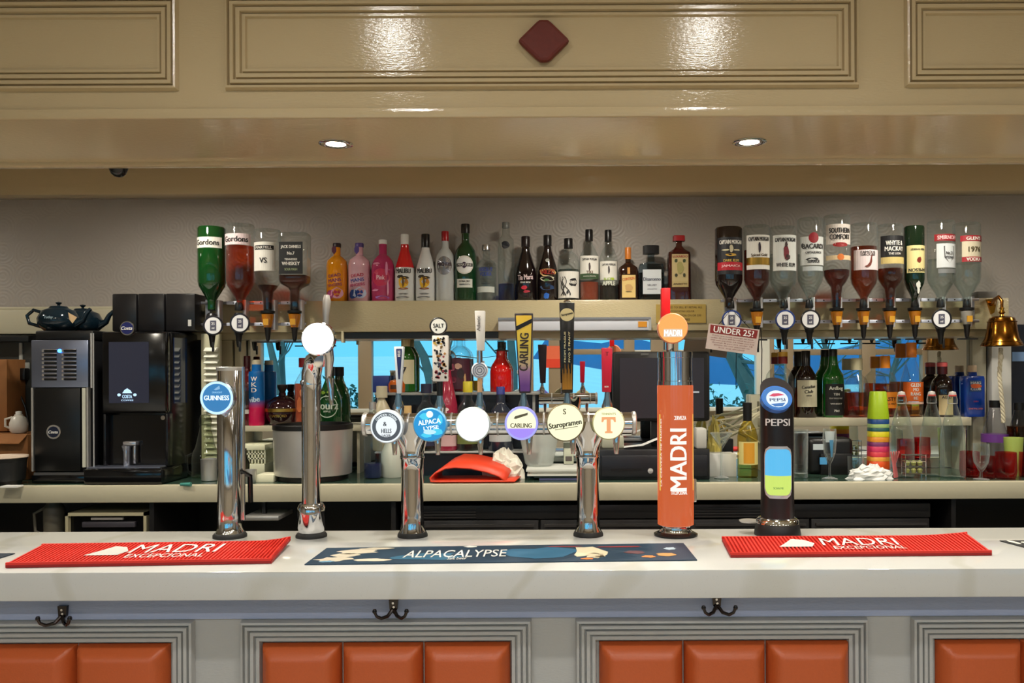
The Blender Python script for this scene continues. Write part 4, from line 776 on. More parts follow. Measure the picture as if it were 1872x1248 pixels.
# ---------------------------------------------------------------- shelves in front of the mirror
SHD = 3.72
def shelf(label, px0, px1, py, th, m, D=SHD, tod=WB - .002, feet=True):
    z = Z(py, D); t = thing('bottle_shelf', label, 'shelf', (X((px0 + px1) / 2, D), D, WT), 'shelves before the mirror')
    box('board', X(px0, D), X(px1, D), D, tod, z - th, z, m, t, bv=.002)
    for px in ((px0 + 3, px1 - 12) if feet else ()): box('bracket', X(px, D), X(px, D) + .012, D + .02, tod, WT, z - th, m, t)
    return z
LSZ = shelf('cream lower shelf behind the first two taps', 436, 662, 776, .024, CREAM)
RSZ = shelf('cream lower shelf on the right carrying whisky bottles', 1392, 1776, 766, .036, CREAM)
MSZ = shelf('dark step shelf behind the tap bar, upper tier', 684, 985, 716, .012, mat((150, 150, 146), .3), D=3.735)
box('dark_reflection_sheet', X(686, 3.76), X(983, 3.76), 3.757, 3.76, WT + .1, MSZ - .012, mat((12, 14, 22), .25), bpy.data.objects[[o.name for o in bpy.data.objects if o.name.startswith('bottle_shelf')][-1]])  # added dark sheet standing in for the dark reflection behind the bottles
NSZ = shelf('dark step shelf behind the tap bar, lower tier', 684, 985, 824, .008, mat((170, 170, 165), .3), D=3.62, tod=3.733)
box('dark_reflection_sheet', X(686, 3.65), X(983, 3.65), 3.64, 3.643, WT, NSZ - .008, mat((12, 14, 22), .25), bpy.data.objects[[o.name for o in bpy.data.objects if o.name.startswith('bottle_shelf')][-1]])  # second added sheet, painted dark for the reflection below the lower tier
# ---------------------------------------------------------------- till
t = thing('till_screen', 'black touch screen till seen from the front behind the orange tap', 'till', (X(1208, 3.62), 3.62, Z(822, 3.46)))
pbox('housing', 1120, 1298, 643, 771, 3.56, 3.60, mat((14, 13, 15), .35), t, bv=.012); pbox('screen', 1133, 1287, 655, 765, 3.556, 3.561, mat((46, 44, 52), .3), t); box('stand', X(1190, 3.6), X(1225, 3.6), 3.60, 3.64, Z(822, 3.46), Z(765, 3.6), BLACK, t, bv=.006); pbox('scroll_bar', 1262, 1278, 716, 719, 3.553, 3.556, mat((190, 200, 215), .4), t)
c = P(1130, 640, 3.58); pbox('top_sticker', 1172, 1186, 646, 650, 3.555, 3.56, mat((90, 90, 88), .4), t)
t = thing('cash_drawer', 'black cash drawer with slot and round lock', 'cash drawer', (X(1200, 3.46), 3.46, WT))
box('drawer_case', X(1095, 3.46), X(1297, 3.46), 3.46, 3.80, WT, Z(822, 3.46), mat((20, 20, 24), .35), t, bv=.004); fr = pbox('drawer_front', 1099, 1293, 833, 872, 3.45, 3.46, mat((26, 26, 32), .35), t, bv=.003)
pbox('slot', 1115, 1172, 857, 861, 3.448, 3.4505, BLACK, fr); cylb('lock', P(1188, 861, 3.448), .011, .01, CHROME, fr, n=18)
t = thing('receipt_printer', 'pale receipt printer on top of the cash drawer', 'printer', (X(1118, 3.52), 3.52, Z(822, 3.46))); zc = Z(822, 3.46)
box('printer_body', X(1100, 3.52), X(1140, 3.52), 3.52, 3.66, zc, zc + .05, mat((170, 170, 150), .5), t, bv=.006); ob('receipt_paper', [(X(1140, 3.5), 3.5, zc + .004), (X(1140, 3.5), 3.58, zc + .004), (X(1175, 3.5), 3.5, zc + .012), (X(1175, 3.5), 3.58, zc + .012), (X(1205, 3.5), 3.5, zc + .04), (X(1205, 3.5), 3.58, zc + .04)], [(0, 1, 3, 2), (2, 3, 5, 4)], mat((214, 214, 210), .6), t, True)
box('card_reader', X(1272, 3.47), X(1292, 3.47), 3.47, 3.55, zc, zc + .085, mat((190, 188, 180), .4), bv=.008, label='pale card reader on the right end of the cash drawer', cat='card reader')
TUBM = node_mat('milky_plastic', lambda nt, b: None); b = TUBM.node_tree.nodes['Principled BSDF']; b.inputs['Base Color'].default_value = lin((214, 220, 214)) + (1,); b.inputs['Alpha'].default_value = .5; b.inputs['Roughness'].default_value = .2
# folded red mat, bags, paper
def sheet(name, label, cat, path, y0, y1, th, m, skew=0.0, lift=0.0):
    V = []; Fc = []; n = len(path)
    for i_, (x, z) in enumerate(path): V += [(x, y0, z), (x + skew, y1, z + (lift * min(1, (i_ - 5) / 3) if i_ > 5 else 0))]
    for i in range(n - 1): Fc.append((2 * i, 2 * i + 1, 2 * i + 3, 2 * i + 2))
    o = ob(name, V, Fc, m, None, True, label=label, cat=cat); s = o.modifiers.new('thickness', 'SOLIDIFY'); s.thickness = th; return o
d = wdep(884) + .01; pp = [(940, 877), (900, 877), (840, 878), (800, 880), (786, 874), (784, 866), (793, 857), (812, 848), (830, 846), (860, 848), (890, 855), (912, 863), (924, 872)]
V = []; pw = [Vector((X(a, d + .01), 0, max(WT + .005, Z(b + 6, d + .01)))) for a, b in pp]
g = sheet('folded_bar_mat', 'red rubber bar mat folded over itself on the back bar', 'bar mat', [(v.x, v.z) for v in pw], d + .01, d + .19, .006, mat((226, 66, 34), .45), .02, .035)
t = g; bpy.context.view_layer.update()
def crumple(name, label, cat, px, D, w, dp, h, m, seed, z=None, par=None):
    rnd = random.Random(seed); c = Vector((X(px, D), D, z if z is not None else WT)); V = []; Fc = []; n, k_ = 22, 9
    for j in range(k_ + 1):
        a = math.pi / 2 * j / k_
        for i in range(n):
            b = 6.2832 * i / n; s = 1 + rnd.uniform(-.2, .2); V.append(c + Vector((w * math.cos(b) * math.cos(a) * s, dp * math.sin(b) * math.cos(a) * s, h * math.sin(a) * (1 + rnd.uniform(-.25, .2)) * (1 if j else 0))))
    for j in range(k_):
        for i in range(n): Fc.append((j * n + i, j * n + (i + 1) % n, (j + 1) * n + (i + 1) % n, (j + 1) * n + i))
    return ob(name, V, Fc, m, par, False, label=label, cat=cat)
crumple('crumpled_bag', 'crumpled white plastic bag behind the folded red mat', 'bag', 922, 3.55, .085, .05, .11, mat((224, 220, 205), .35), 3)
c = Vector((X(985, 3.60), 3.60, WT + .045)); t = thing('plastic_tub', 'cloudy clear plastic tub under the purple badge', 'tub', c); lathe('tub_wall', c, [(.05, 0), (.06, .01), (.078, .1), (.085, .14), (.082, .155), (.05, .165)], TUBM, t)
t = thing('paper_stack', 'stack of white papers and a blue folder beside the cash drawer', 'paper', (X(1008, 3.5), 3.5, WT))
for i, (a, b, m_) in enumerate(((985, 1092, mat((70, 74, 110), .5)), (975, 1090, mat((40, 60, 50), .5)), (963, 1088, mat((214, 214, 204), .6)), (968, 1085, mat((226, 226, 216), .6)), (961, 1088, mat((206, 208, 200), .6)))): box('sheet_pile', X(a, 3.45), X(b, 3.45), 3.45 + .01 * (i % 2), 3.68, WT + .001 + .009 * i, WT + .009 + .009 * i, m_, t)
t = thing('small_box', 'small pale box behind the right tap column', 'box', (X(1042, 3.66), 3.66, WT + .047)); box('carton', X(1030, 3.64), X(1048, 3.64), 3.64, 3.70, WT + .047, WT + .11, mat((196, 198, 176), .6), t, bv=.002); box('carton_label', X(1033, 3.64), X(1045, 3.64), 3.638, 3.6405, WT + .06, WT + .08, mat((90, 80, 76), .5), t)
# right hand clutter
BXW = box('white_carton', X(1292, 3.55), X(1346, 3.55), 3.55, 3.66, WT, WT + .095, mat((206, 206, 200), .5), bv=.002, label='plain white carton behind the cocktail glass', cat='box')
box('black_case', X(1294, 3.70), X(1348, 3.70), 3.79, 3.845, WT, WT + .14, BLACK, bv=.004, label='flat black case behind the white carton', cat='case')
GL = glass((248, 251, 250), (190, 198, 198), 1.3, .4)
def gl(name, label, px, D, prof, group='glasses on the back bar', m=GL, n=28, z=None, **kw):
    c = Vector((X(px, D), D, WT if z is None else z)); return lathe(name, c, prof, m, None, n, label=label, cat='glass', group=group), c
gl('cocktail_glass', 'wide cocktail glass in front of the white carton', 1318, 3.50, [(.03, .0), (.03, .003), (.006, .012), (.004, .03), (.004, .12), (.01, .13), (.045, .185), (.047, .188), (.043, .186), (.004, .134)])
gl('highball_glass', 'tall clear highball glass right of the cola dispenser', 1462, 3.50, [(.026, 0), (.03, .004), (.033, .18), (.034, .2), (.031, .2), (.027, .02), (1e-5, .018)])
c0 = Vector((X(1516, 3.46), 3.46, WT)); t = thing('tasting_glass', 'stemmed tasting glass with a blue and white card in it', 'glass', c0, 'glasses on the back bar')
lathe('bowl_and_stem', c0, [(.031, 0), (.031, .003), (.006, .01), (.004, .02), (.004, .06), (.012, .075), (.024, .11), (.028, .16), (.026, .205), (.025, .205), (.026, .16), (.02, .11), (.002, .075)], GL, t)
ob('blue_card', [c0 + Vector(v) for v in ((-.004, -.012, .16), (.012, -.012, .16), (.01, -.006, .09), (.004, -.006, .09), (-.004, -.010, .16), (.012, -.010, .16), (.01, -.004, .09), (.004, -.004, .09))], [(0, 1, 2, 3), (4, 5, 6, 7), (0, 1, 5, 4), (1, 2, 6, 5), (3, 0, 4, 7)], mat((90, 170, 225), .4), t)
ob('white_card', [c0 + Vector(v) for v in ((-.02, -.004, .195), (.02, -.004, .195), (.016, -.002, .15), (-.016, -.002, .15), (-.02, -.002, .195), (.02, -.002, .195), (.016, 0, .15), (-.016, 0, .15))], [(0, 1, 2, 3), (4, 5, 6, 7), (0, 1, 5, 4), (2, 3, 7, 6)], mat((220, 222, 224), .5), t)
gl('tumbler', 'short clear tumbler left of the coloured cups', 1563, 3.60, [(.03, 0), (.033, .004), (.035, .08), (.033, .08), (.03, .01)])
t = thing('bar_caddy', 'black bar caddy with napkins behind the tasting glass', 'caddy', (X(1515, 3.66), 3.66, WT)); box('caddy_body', X(1478, 3.62), X(1560, 3.62), 3.62, 3.72, WT, WT + .155, BLACK, t, bv=.02, seg=4); box('caddy_tray', X(1500, 3.6), X(1558, 3.6), 3.60, 3.62, WT, WT + .09, BLACK, t, bv=.004)
box('blue_sticker', X(1499, 3.59), X(1512, 3.59), 3.596, 3.6, WT + .045, WT + .075, mat((80, 160, 215), .5), t); box('white_label', X(1487, 3.61), X(1507, 3.61), 3.616, 3.62, WT + .105, WT + .13, mat((200, 210, 214), .5), t)
# coloured nested cups
CUPC = [((110, 60, 120), 10), ((228, 84, 24), 13), ((232, 160, 60), 7), ((214, 60, 70), 8), ((206, 50, 92), 9), ((120, 48, 100), 7), ((220, 140, 40), 8), ((216, 200, 30), 9), ((34, 84, 82), 6), ((150, 180, 110), 6), ((28, 70, 130), 8), ((160, 190, 24), 40)]
py = 858.0; nmv = ['dark purple', 'orange', 'amber', 'coral red', 'raspberry pink', 'plum', 'ochre', 'yellow', 'teal', 'pale green', 'navy blue', 'lime green']; D = 3.60; xc = X(1605, D); zc_ = WT
for i, ((c_, h_), nm) in enumerate(zip(CUPC, nmv)):
    z = WT + .001 + sum(q for _, q in CUPC[:i]) * D / F * 1.12; top = .105
    lathe('plastic_cup', (xc, D, z), [(.0435 - .0003 * i, .0), (.0435 - .0003 * i, (h_ - 1.2) * D / F * 1.12), (.0425 - .0003 * i, (h_ - .6) * D / F * 1.12), (.037, top * .5), (.029, top), (.027, top + .001), (1e-5, top + .001)] if h_ < 30 else [(.0405, 0), (.0405, .006), (.0315, .112), (.029, .116), (1e-5, .116)], mat(c_, .35), None, 28, sq=3.2, label='%s plastic cup %s' % (nm, 'topmost in the upturned stack' if i == 11 else 'at the bottom of the upturned stack' if i == 0 else 'in the upturned stack, just above the %s one' % nmv[i - 1]), cat='cup', group='stacked plastic cups')
crumple('bar_cloth', 'crumpled white cloth on the worktop edge by the cups', 'cloth', 1590, wdep(880) + .05, .092, .045, .055, mat((232, 232, 228), .8), 12)
# swing top bottles
def swing(label, px, D, m=glass((240, 246, 243), (190, 204, 198), 1.3, .35)):
    c = Vector((X(px, D), D, WT)); t = thing('swing_top_bottle', label, 'bottle', c, 'clear swing top bottles')
    lathe('body', c, [(.042, 0), (.048, .005), (.049, .13), (.046, .18), (.034, .24), (.019, .295), (.016, .31), (.016, .325), (.018, .328), (.018, .335), (.013, .336)], m, t)
    lathe('stopper', c, [(.012, .336), (.014, .34), (.013, .352), (1e-5, .356)], mat((225, 220, 214), .3), t, n=16); lathe('rubber_seal', c, [(.0135, .333), (.0165, .335), (.0165, .339), (.0135, .341)], mat((190, 60, 50), .5), t, n=16)
    g = G(); g.tube([c + Vector((s * .019, 0, z)) for s, z in ((-1, .305), (-1.05, .32), (-.7, .35))], .0016, 6); g.tube([c + Vector((s * .019, 0, z)) for s, z in ((1, .305), (1.05, .32), (.7, .35))], .0016, 6); g.tube([c + Vector((.0185 * math.cos(a), .0185 * math.sin(a), .305)) for a in [6.2832 * i / 16 for i in range(17)]], .0014, 6); g.mk('wire_clip', STEEL, t, True)
swing('clear swing top bottle beside the coloured cups', 1648, 3.52); swing('clear swing top bottle, middle one of the three', 1703, 3.55); swing('clear swing top bottle, rightmost of the three', 1741, 3.49)
t = thing('wire_rack', 'small wire rack of pods between the swing top bottles', 'rack', (X(1673, 3.48), 3.48, WT)); g = G(); xa, xb = X(1655, 3.46), X(1692, 3.46)
for z in (.02, .045, .07, .095): g.tube([(xa, 3.46, WT + z), (xb, 3.46, WT + z), (xb, 3.50, WT + z), (xa, 3.50, WT + z), (xa, 3.46, WT + z)], .0018, 6)
for x in (xa, xb): 
    for y in (3.46, 3.5): g.tube([(x, y, WT), (x, y, WT + .098)], .0018, 6)
g.mk('wire_frame', CHROME, t, True)
for i in range(6): lathe('pod', (xa + .014 + (i % 3) * .026, 3.48, WT + .022 + .03 * (i // 3)), [(.008, 0), (.011, .012), (.004, .02), (1e-5, .021)], mat((160, 160, 90), .4), t, n=12)
g = G(); 
for i in range(4): g.tube([(X(1634 + i * 3, 3.47), 3.47 + .006 * i, WT + .003), (X(1632 + i * 2, 3.47), 3.47 + .004 * i, WT + .06), (X(1628 + 5 * i, 3.46), 3.46, WT + .11)], .0035, 8)
g.mk('paper_straws', mat((206, 110, 110), .5), label='loose bundle of pink straws leaning by the coloured cups', cat='straws', smooth=True)
REDG = glass((246, 150, 148), (206, 70, 76))
def lan(label, px, D, r=.036, h=.1): gl('red_glass', label, px, D, [(r * .8, 0), (r * .9, .004), (r, h * .3), (r * .95, h), (r * .9, h), (r * .93, h * .3), (r * .7, .01)], 'red tinted glasses', REDG)
lan('red tinted glass behind the small wine glass', 1772, 3.52, .04, .105); lan('red tinted glass right of the small wine glass, in front', 1806, 3.47, .03, .09); lan('red tinted glass with fluted side near the right edge', 1838, 3.45, .042, .108); lan('red tinted glass cut by the right picture edge', 1880, 3.50, .04, .105)
gl('wine_glass', 'small stemmed wine glass standing before the red glasses', 1793, 3.42, [(.03, 0), (.03, .003), (.005, .008), (.004, .03), (.012, .04), (.028, .07), (.032, .1), (.03, .145), (.029, .145), (.031, .1), (.026, .07), (.003, .042)])
def plainb(label, px, D, H, W, m, capm, z=None, liquid=None):
    c = Vector((X(px, D), D, WT if z is None else z)); t = thing('glass_bottle', label, 'bottle', c, 'loose bottles on the back bar')
    lathe('body', c, [(W * .46, 0), (W / 2, .005), (W / 2, H * .48), (W * .42, H * .58), (W * .2, H * .86), (W * .18, H * .9)], m, t); lathe('cap', c, [(W * .2, H * .9), (W * .2, H), (1e-5, H)], capm, t, n=18)
    if liquid: lathe('liquid', c, [(W * .44, .004), (W * .47, .008), (W * .47, H * liquid[0]), (1e-5, H * liquid[0])], liquid[1], t)
    return t, c
t, c = plainb('clear conical bottle with a purple band below the bell', 1818, 3.69, .31, .11, glass((240, 240, 242), (190, 185, 192)), BLACK, None); lathe('purple_band', c, [(.0555, .13), (.0555, .165), (.0545, .165)], mat((110, 60, 140), .3), t)
t, c = plainb('clear bottle with dark cap at the right picture edge', 1862, 3.66, .30, .1, glass((236, 234, 230), (180, 175, 168)), BLACK, None); lathe('brown_content', c, [(.045, .005), (.047, .2), (1e-5, .2)], glass((170, 110, 70), (90, 50, 30)), t)
lathe('lime_cup', (X(1852, 3.54), 3.54, WT), [(.028, 0), (.03, .003), (.038, .16), (.036, .16), (.028, .01)], mat((172, 192, 96), .4), label='pale lime plastic cup near the right picture edge', cat='cup')
# bottles on the middle worktop
t, c = plainb('clear bottle with dark blue liquid beside the ice bucket', 681, 3.56, .32, .076, glass((236, 242, 244), (180, 190, 200)), STEEL, None, (.2, mat((20, 34, 80), .15)))
t, c = plainb('squat frosted white bottle behind the left tap column', 718, 3.60, .21, .1, mat((196, 200, 186), .3), mat((200, 196, 180), .4), None)
# wine bottle with yellow label, cables, switch
c = Vector((X(1366, 3.54), 3.54, WT)); t = thing('wine_bottle', 'white wine bottle with orange label and black capsule', 'bottle', c); W = .084
lathe('body', c, [(W * .45, 0), (W / 2, .005), (W / 2, .17), (W * .42, .2), (W * .2, .235), (W * .19, .3), (W * .21, .302), (W * .21, .31)], glass((240, 226, 150), (190, 170, 80)), t)
lathe('capsule', c, [(W * .215, .235), (W * .22, .31), (1e-5, .312)], BLACK, t, n=20); 
V = [];
def arcpatch(c, R, a0, a1, z0, z1, m, par, name='label', n=12):
    V = [(c.x + R * math.sin(a0 + (a1 - a0) * i / n), c.y - R * math.cos(a0 + (a1 - a0) * i / n), c.z + z) for z in (z0, z1) for i in range(n + 1)]
    return ob(name, V, [(i, i + 1, n + 2 + i, n + 1 + i) for i in range(n)], m, par)
arcpatch(c, W / 2 + .001, -.6, .5, .06, .145, mat((214, 150, 40), .5), t); arcpatch(c, W / 2 + .0008, -1.2, 1.2, .055, .15, mat((222, 205, 130), .5), t)
rc = random.Random(4); t = thing('cable_bundle', 'tangle of pale cables behind the wine bottle', 'cable', (X(1330, 3.72), 3.72, WT)); 
for i in range(7):
    a = P(1285 + 8 * i, 850 - 8 * i, 3.73); m1 = P(1310 + rc.uniform(-10, 20), 770 + rc.uniform(-5, 40), 3.70 + .015 * i); m2 = P(1345 + rc.uniform(-10, 15), 765 + rc.uniform(-5, 30), 3.72); b_ = P(1388, 740 + rc.uniform(0, 80), 3.76)
    g = G(); g.tube([a.lerp(m1, 0), a.lerp(m1, .5), m1, m1.lerp(m2, .5), m2, b_], .0045, 8); g.mk('cable', mat((196, 190, 160), .5), t, True)
crumple('yellow_bag', 'crumpled pale yellow paper beside the till screen', 'paper', 1305, 3.68, .035, .03, .22, mat((190, 175, 90), .5), 21)
t = thing('socket_box', 'white double socket box fixed left of the cola dispenser', 'socket', P(1390, 760, 3.83)); pbox('socket_case', 1372, 1400, 723, 812, 3.80, 3.846, mat((206, 202, 176), .4), t, bv=.004); pbox('socket_slot', 1384, 1388, 735, 762, 3.797, 3.80, mat((120, 116, 96), .5), t)
# ================================================================ BOTTLES
STD = [(.9, 0), (1, .02), (1, .56), (.95, .62), (.62, .72), (.38, .78), (.33, .82), (.33, .96)]
TALL = [(.9, 0), (1, .015), (1, .50), (.9, .58), (.5, .70), (.36, .76), (.34, .82), (.34, .96)]
RND = [(.92, 0), (1, .03), (1, .50), (.97, .58), (.85, .66), (.6, .72), (.36, .76), (.34, .80), (.34, .95)]
CON = [(.92, 0), (1, .02), (1, .40), (.92, .50), (.62, .66), (.42, .76), (.36, .84), (.36, .96)]
SLIM = [(.92, 0), (1, .02), (1, .62), (.94, .78), (.6, .82), (.46, .85), (.45, .96)]
SQR = [(.94, 0), (1, .02), (1, .60), (.96, .66), (.5, .74), (.34, .78), (.34, .95)]
DEC = [(.94, 0), (1, .02), (1, .52), (.8, .64), (.42, .72), (.38, .76), (.38, .88)]
SHO = [(.92, 0), (1, .02), (1, .62), (.92, .70), (.6, .76), (.34, .79), (.34, .95)]
INK = mat((30, 28, 28), .5); PAPER = mat((226, 222, 212), .5)
def bottle(label, px, D, z0, top, wpx, prof, body, cap=None, capt=.86, capr=1.15, labels=(), texts=(), liquid=None, sq=2.0, dep=1.0, inv=False, group=None, name='liquor_bottle', extra=None, H=None, shoulder=None):
    """top = row of the bottle's upper end; widths in rows at depth D"""
    x = X(px, D); R = wpx * D / F / 2; H = H or (Z(top, D) - z0); c = Vector((x, D, z0)); t = thing(name, label, 'bottle', c, group)
    fl = (lambda q: [(r * R, (1 - z) * H) for r, z in reversed(q)]) if inv else (lambda q: [(r * R, z * H) for r, z in q])
    pr = fl(prof); nn = 40 if sq > 2 else 30
    ms = body
    lathe('body', c, pr, ms, t, nn, sq, dep)
    nr = prof[-1][0] * R
    if shoulder:    # differently coloured upper body
        zs_, m_ = shoulder; q = [(r * R + .0008, z * H) for r, z in prof if z >= zs_]; lathe('coloured_shoulder', c, [(np_r(prof, zs_) * R + .0008, zs_ * H)] + q, m_, t, nn, sq, dep)
    if liquid:
        lv, m_ = liquid
        q = [(max(.001, r * R - .003), z * H + (.003 if i == 0 else 0)) for i, (r, z) in enumerate(prof)]
        if inv: q = [(r, H - z) for r, z in reversed(q)]
        q = [p for p in q if p[1] < lv * H]; q.append((max(.001, (np_r(prof, (1 - lv) if inv else lv)) * R - .003), lv * H)); q.append((1e-5, lv * H)); lathe('liquid', c, q, m_, t, nn, sq, dep)
    if cap:
        a, b = (capt * H, H); 
        lathe('cap', c, [(nr * capr, a), (nr * capr, b - .002), (nr * capr * .92, b), (1e-5, b)], cap, t, 20, sq if capr > 1.6 else 2.0, dep if capr > 1.6 else 1.0)
    def mp(off):
        def f(u, v):
            if sq > 2: return Vector((x + u, D - R * dep - off, z0 + v))
            a = u / R; return Vector((x + (R + off) * math.sin(a), D - (R + off) * math.cos(a) * dep, z0 + v))
        return f
    lo = None
    for j, L in enumerate(labels):      # (kind, centre height 0-1, width rel, height rel, material[, u])
        kind, vc, w, h, m_ = L[:5]; u0 = L[5] * R if len(L) > 5 else 0; w = w * R * (1.15 if sq == 2 else .95); hh = h * H; vc *= H; f = mp(.0007 + .0004 * j)
        if kind == 'r':
            n = 12; V = [f(u0 - w + 2 * w * i / n, vc + s * hh / 2) for s in (-1, 1) for i in range(n + 1)]; Fc = [(i, i + 1, n + 2 + i, n + 1 + i) for i in range(n)]
        else:
            n = 28; V = [f(u0, vc)] + [f(u0 + w * q * math.cos(6.2832 * i / n), vc + hh / 2 * q * math.sin(6.2832 * i / n)) for q in (.5, 1) for i in range(n)]
            Fc = [(0, 1 + i, 1 + (i + 1) % n) for i in range(n)] + [(1 + i, 1 + n + i, 1 + n + (i + 1) % n, 1 + (i + 1) % n) for i in range(n)]
        o = ob('label' if kind == 'r' else 'round_label', V, Fc, m_, t); lo = o
    for T in texts:                     # (string, centre height 0-1, height rel, width rel, material[, rot, u])
        s, vc, h, w, m_ = T[:5]; rot = T[5] if len(T) > 5 else 0; u0 = T[6] * R if len(T) > 6 else 0; f = mp(.0012 + .0004 * len(labels)); w = w * R * (1.6 if sq == 2 else 1.5)
        txt(s, (0, 0, 0), h * H, m_, t, w=w, rot=rot, mp=lambda a, b, f=f, vc=vc: f(a + u0, b + vc * H), shear=(T[7] if len(T) > 7 else 0))
    if extra: extra(t, c, R, H, mp)
    return t
def np_r(prof, z):
    for (r0, z0), (r1, z1) in zip(prof, prof[1:]):
        if z0 <= z <= z1: return r0 + (r1 - r0) * (z - z0) / max(1e-6, z1 - z0)
    return prof[-1][0]
def art(shapes):     # small printed shapes: (u, v, ru, rv, colour)
    def f(t, c, R, H, mp):
        for i, (u, v, ru, rv, col) in enumerate(shapes):
            m_ = mp(.0022 + .0002 * i); rn = random.Random(i + int(abs(u) * 100)); ob('print_shape', [m_(R * (u + ru * math.cos(6.2832 * k / 12) * rn.uniform(.75, 1.1)), H * (v + rv * math.sin(6.2832 * k / 12) * rn.uniform(.75, 1.1))) for k in range(12)], [tuple(range(12))], mat(col, .5), t)
    return f
g1 = 'bottles on the upper shelf'; UD = 3.775
def gp(c, r=.1, coat=.6): return mat(c, r, coat=coat)
CB_ = mat((20, 18, 20), .3); SIL = mat((190, 190, 192), .25, .9); WPR = mat((236, 234, 230), .45)
bottle('orange bottle with purple print, leftmost on the upper shelf', 617, UD, SZ, 443, 38, SHO, gp((238, 148, 20)), mat((40, 22, 34), .4), .93, labels=(), texts=(('DEAD', .44, .05, .75, mat((130, 40, 90), .5), 8), ('MANS', .36, .06, .8, mat((130, 40, 90), .5), 8), ('FINGERS', .28, .05, .9, mat((150, 50, 80), .5), 8)), group=g1, extra=lambda t, c, R, H, mp: (art(((.2, .14, .62, .1, (240, 170, 190)), (-.4, .12, .4, .08, (170, 60, 110)), (.1, .16, .16, .03, (190, 40, 70)), (.4, .16, .14, .03, (190, 40, 70)), (.24, .1, .2, .015, (190, 40, 70)), (0, .86, .22, .07, (90, 30, 60))))(t, c, R, H, mp)))
bottle('pale pink bottle with blue and red print on the upper shelf', 658, UD, SZ, 443, 40, SHO, gp((222, 172, 184)), mat((92, 70, 140), .4), .93, texts=(('DEAD', .44, .05, .75, mat((200, 60, 90), .5), 8), ('MANS', .36, .06, .8, mat((60, 80, 160), .5), 8), ('FINGERS', .28, .05, .9, mat((196, 60, 110), .5), 8)), group=g1, extra=art(((.2, .14, .62, .1, (200, 214, 240)), (-.35, .12, .45, .08, (40, 80, 160)), (.1, .16, .16, .03, (30, 60, 150)), (.4, .16, .14, .03, (30, 60, 150)), (.24, .1, .25, .02, (30, 60, 150)), (0, .86, .22, .07, (80, 60, 130)))))
bottle('deep pink swirl patterned bottle with white stopper', 701, UD, SZ, 437, 42, RND, gp((176, 48, 96), .08), WPR, .93, 1.05, labels=(('e', .38, .72, .28, mat((196, 50, 84), .3)),), texts=(('Pink', .38, .07, .45, mat((240, 190, 200), .4)),), group=g1, extra=art(((-.4, .60, .4, .02, (226, 140, 170)), (.5, .52, .12, .12, (220, 130, 170)), (.1, .06, .7, .03, (160, 90, 170)), (-.5, .18, .35, .02, (220, 130, 170)), (.6, .2, .1, .14, (224, 150, 180)))))
MAL = (('MALIBU', .445, .07, .95, INK),)
palm = art(((0, .28, .5, .085, (226, 176, 40)), (-.25, .36, .35, .028, (50, 40, 24)), (.2, .345, .35, .026, (60, 46, 24)), (0, .28, .09, .08, (96, 66, 24)), (.3, .29, .16, .04, (180, 120, 30)), (0, .185, .5, .014, (150, 90, 60)), (0, .11, .5, .012, (150, 150, 150)), (-.1, .06, .7, .012, (120, 120, 120))))
bottle('white coconut rum bottle with red shoulder and white cap', 741, UD, SZ, 427, 37, CON, gp((216, 216, 212)), WPR, .85, 1.1, texts=MAL, group=g1, extra=palm, shoulder=(.5, gp((206, 26, 30))))
bottle('white coconut rum bottle with black cap', 779, UD, SZ, 427, 37, CON, gp((216, 216, 214)), CB_, .80, 1.15, texts=MAL, group=g1, extra=palm)
bottle('frosted bottle with red cap and silver oval label', 815, UD, SZ, 422, 36, RND, gp((190, 192, 190), .3), mat((170, 26, 34), .3), .86, 1.1, labels=(('e', .50, .72, .26, mat((176, 176, 184), .2, .9)),), texts=(('ARCHERS', .52, .05, .95, mat((70, 50, 60), .5)),), group=g1)
bottle('dark green vermouth bottle with round white label, black cap', 852, UD, SZ, 409, 41, RND, gp((18, 58, 30), .06), CB_, .88, 1.15, labels=(('e', .46, .72, .235, PAPER), ('e', .46, .62, .2, mat((236, 236, 232), .4)), ('r', .46, .66, .04, INK), ('r', .225, .62, .11, mat((214, 214, 204), .5))), texts=(('MARTINI', .46, .028, .75, PAPER), ('EXTRA DRY', .25, .022, .6, INK), ('VERMOUTH', .21, .018, .6, INK)), group=g1, extra=art(((0, .46, .2, .042, (60, 40, 60)),)))
bottle('short clear vodka bottle with blue lettering and silver cap', 890, UD, SZ, 447, 37, [(.92, 0), (1, .03), (1, .60), (.9, .68), (.5, .74), (.33, .76), (.33, .93)], CLEAR, SIL, .90, 1.3, texts=(('ABSOLUT', .55, .07, .9, mat((40, 60, 140), .4)), ('VODKA', .47, .07, .75, mat((40, 60, 140), .4)), ('Country of Sweden', .38, .025, .7, mat((70, 70, 90), .4)), ('imported', .30, .02, .5, INK)), labels=(('r', .2, .85, .1, mat((200, 204, 196), .5)),), group=g1, liquid=(.6, glass((242, 246, 246), (205, 212, 212))))
bottle('tall slim clear bottle with blue base and grey cap', 926, UD, SZ, 406, 30, SLIM, CLEAR, mat((110, 112, 110), .3), .93, 1.05, group=g1, liquid=(.22, glass((130, 150, 214), (60, 80, 170), 1, .3)), extra=art(((0, .705, .5, .05, (24, 24, 30)),)))
bottle('black coffee liqueur bottle with red emblem', 962, UD, SZ, 432, 39, CON, gp((20, 12, 14), .08), mat((30, 18, 20), .3), .84, 1.15, texts=(('Tia Maria', .36, .08, .95, mat((214, 190, 190), .4), 4), ('COLD BREW', .28, .025, .6, PAPER)), group=g1, extra=art(((-.1, .2, .28, .035, (196, 40, 60)), (.1, .14, .35, .02, (170, 30, 50)))))
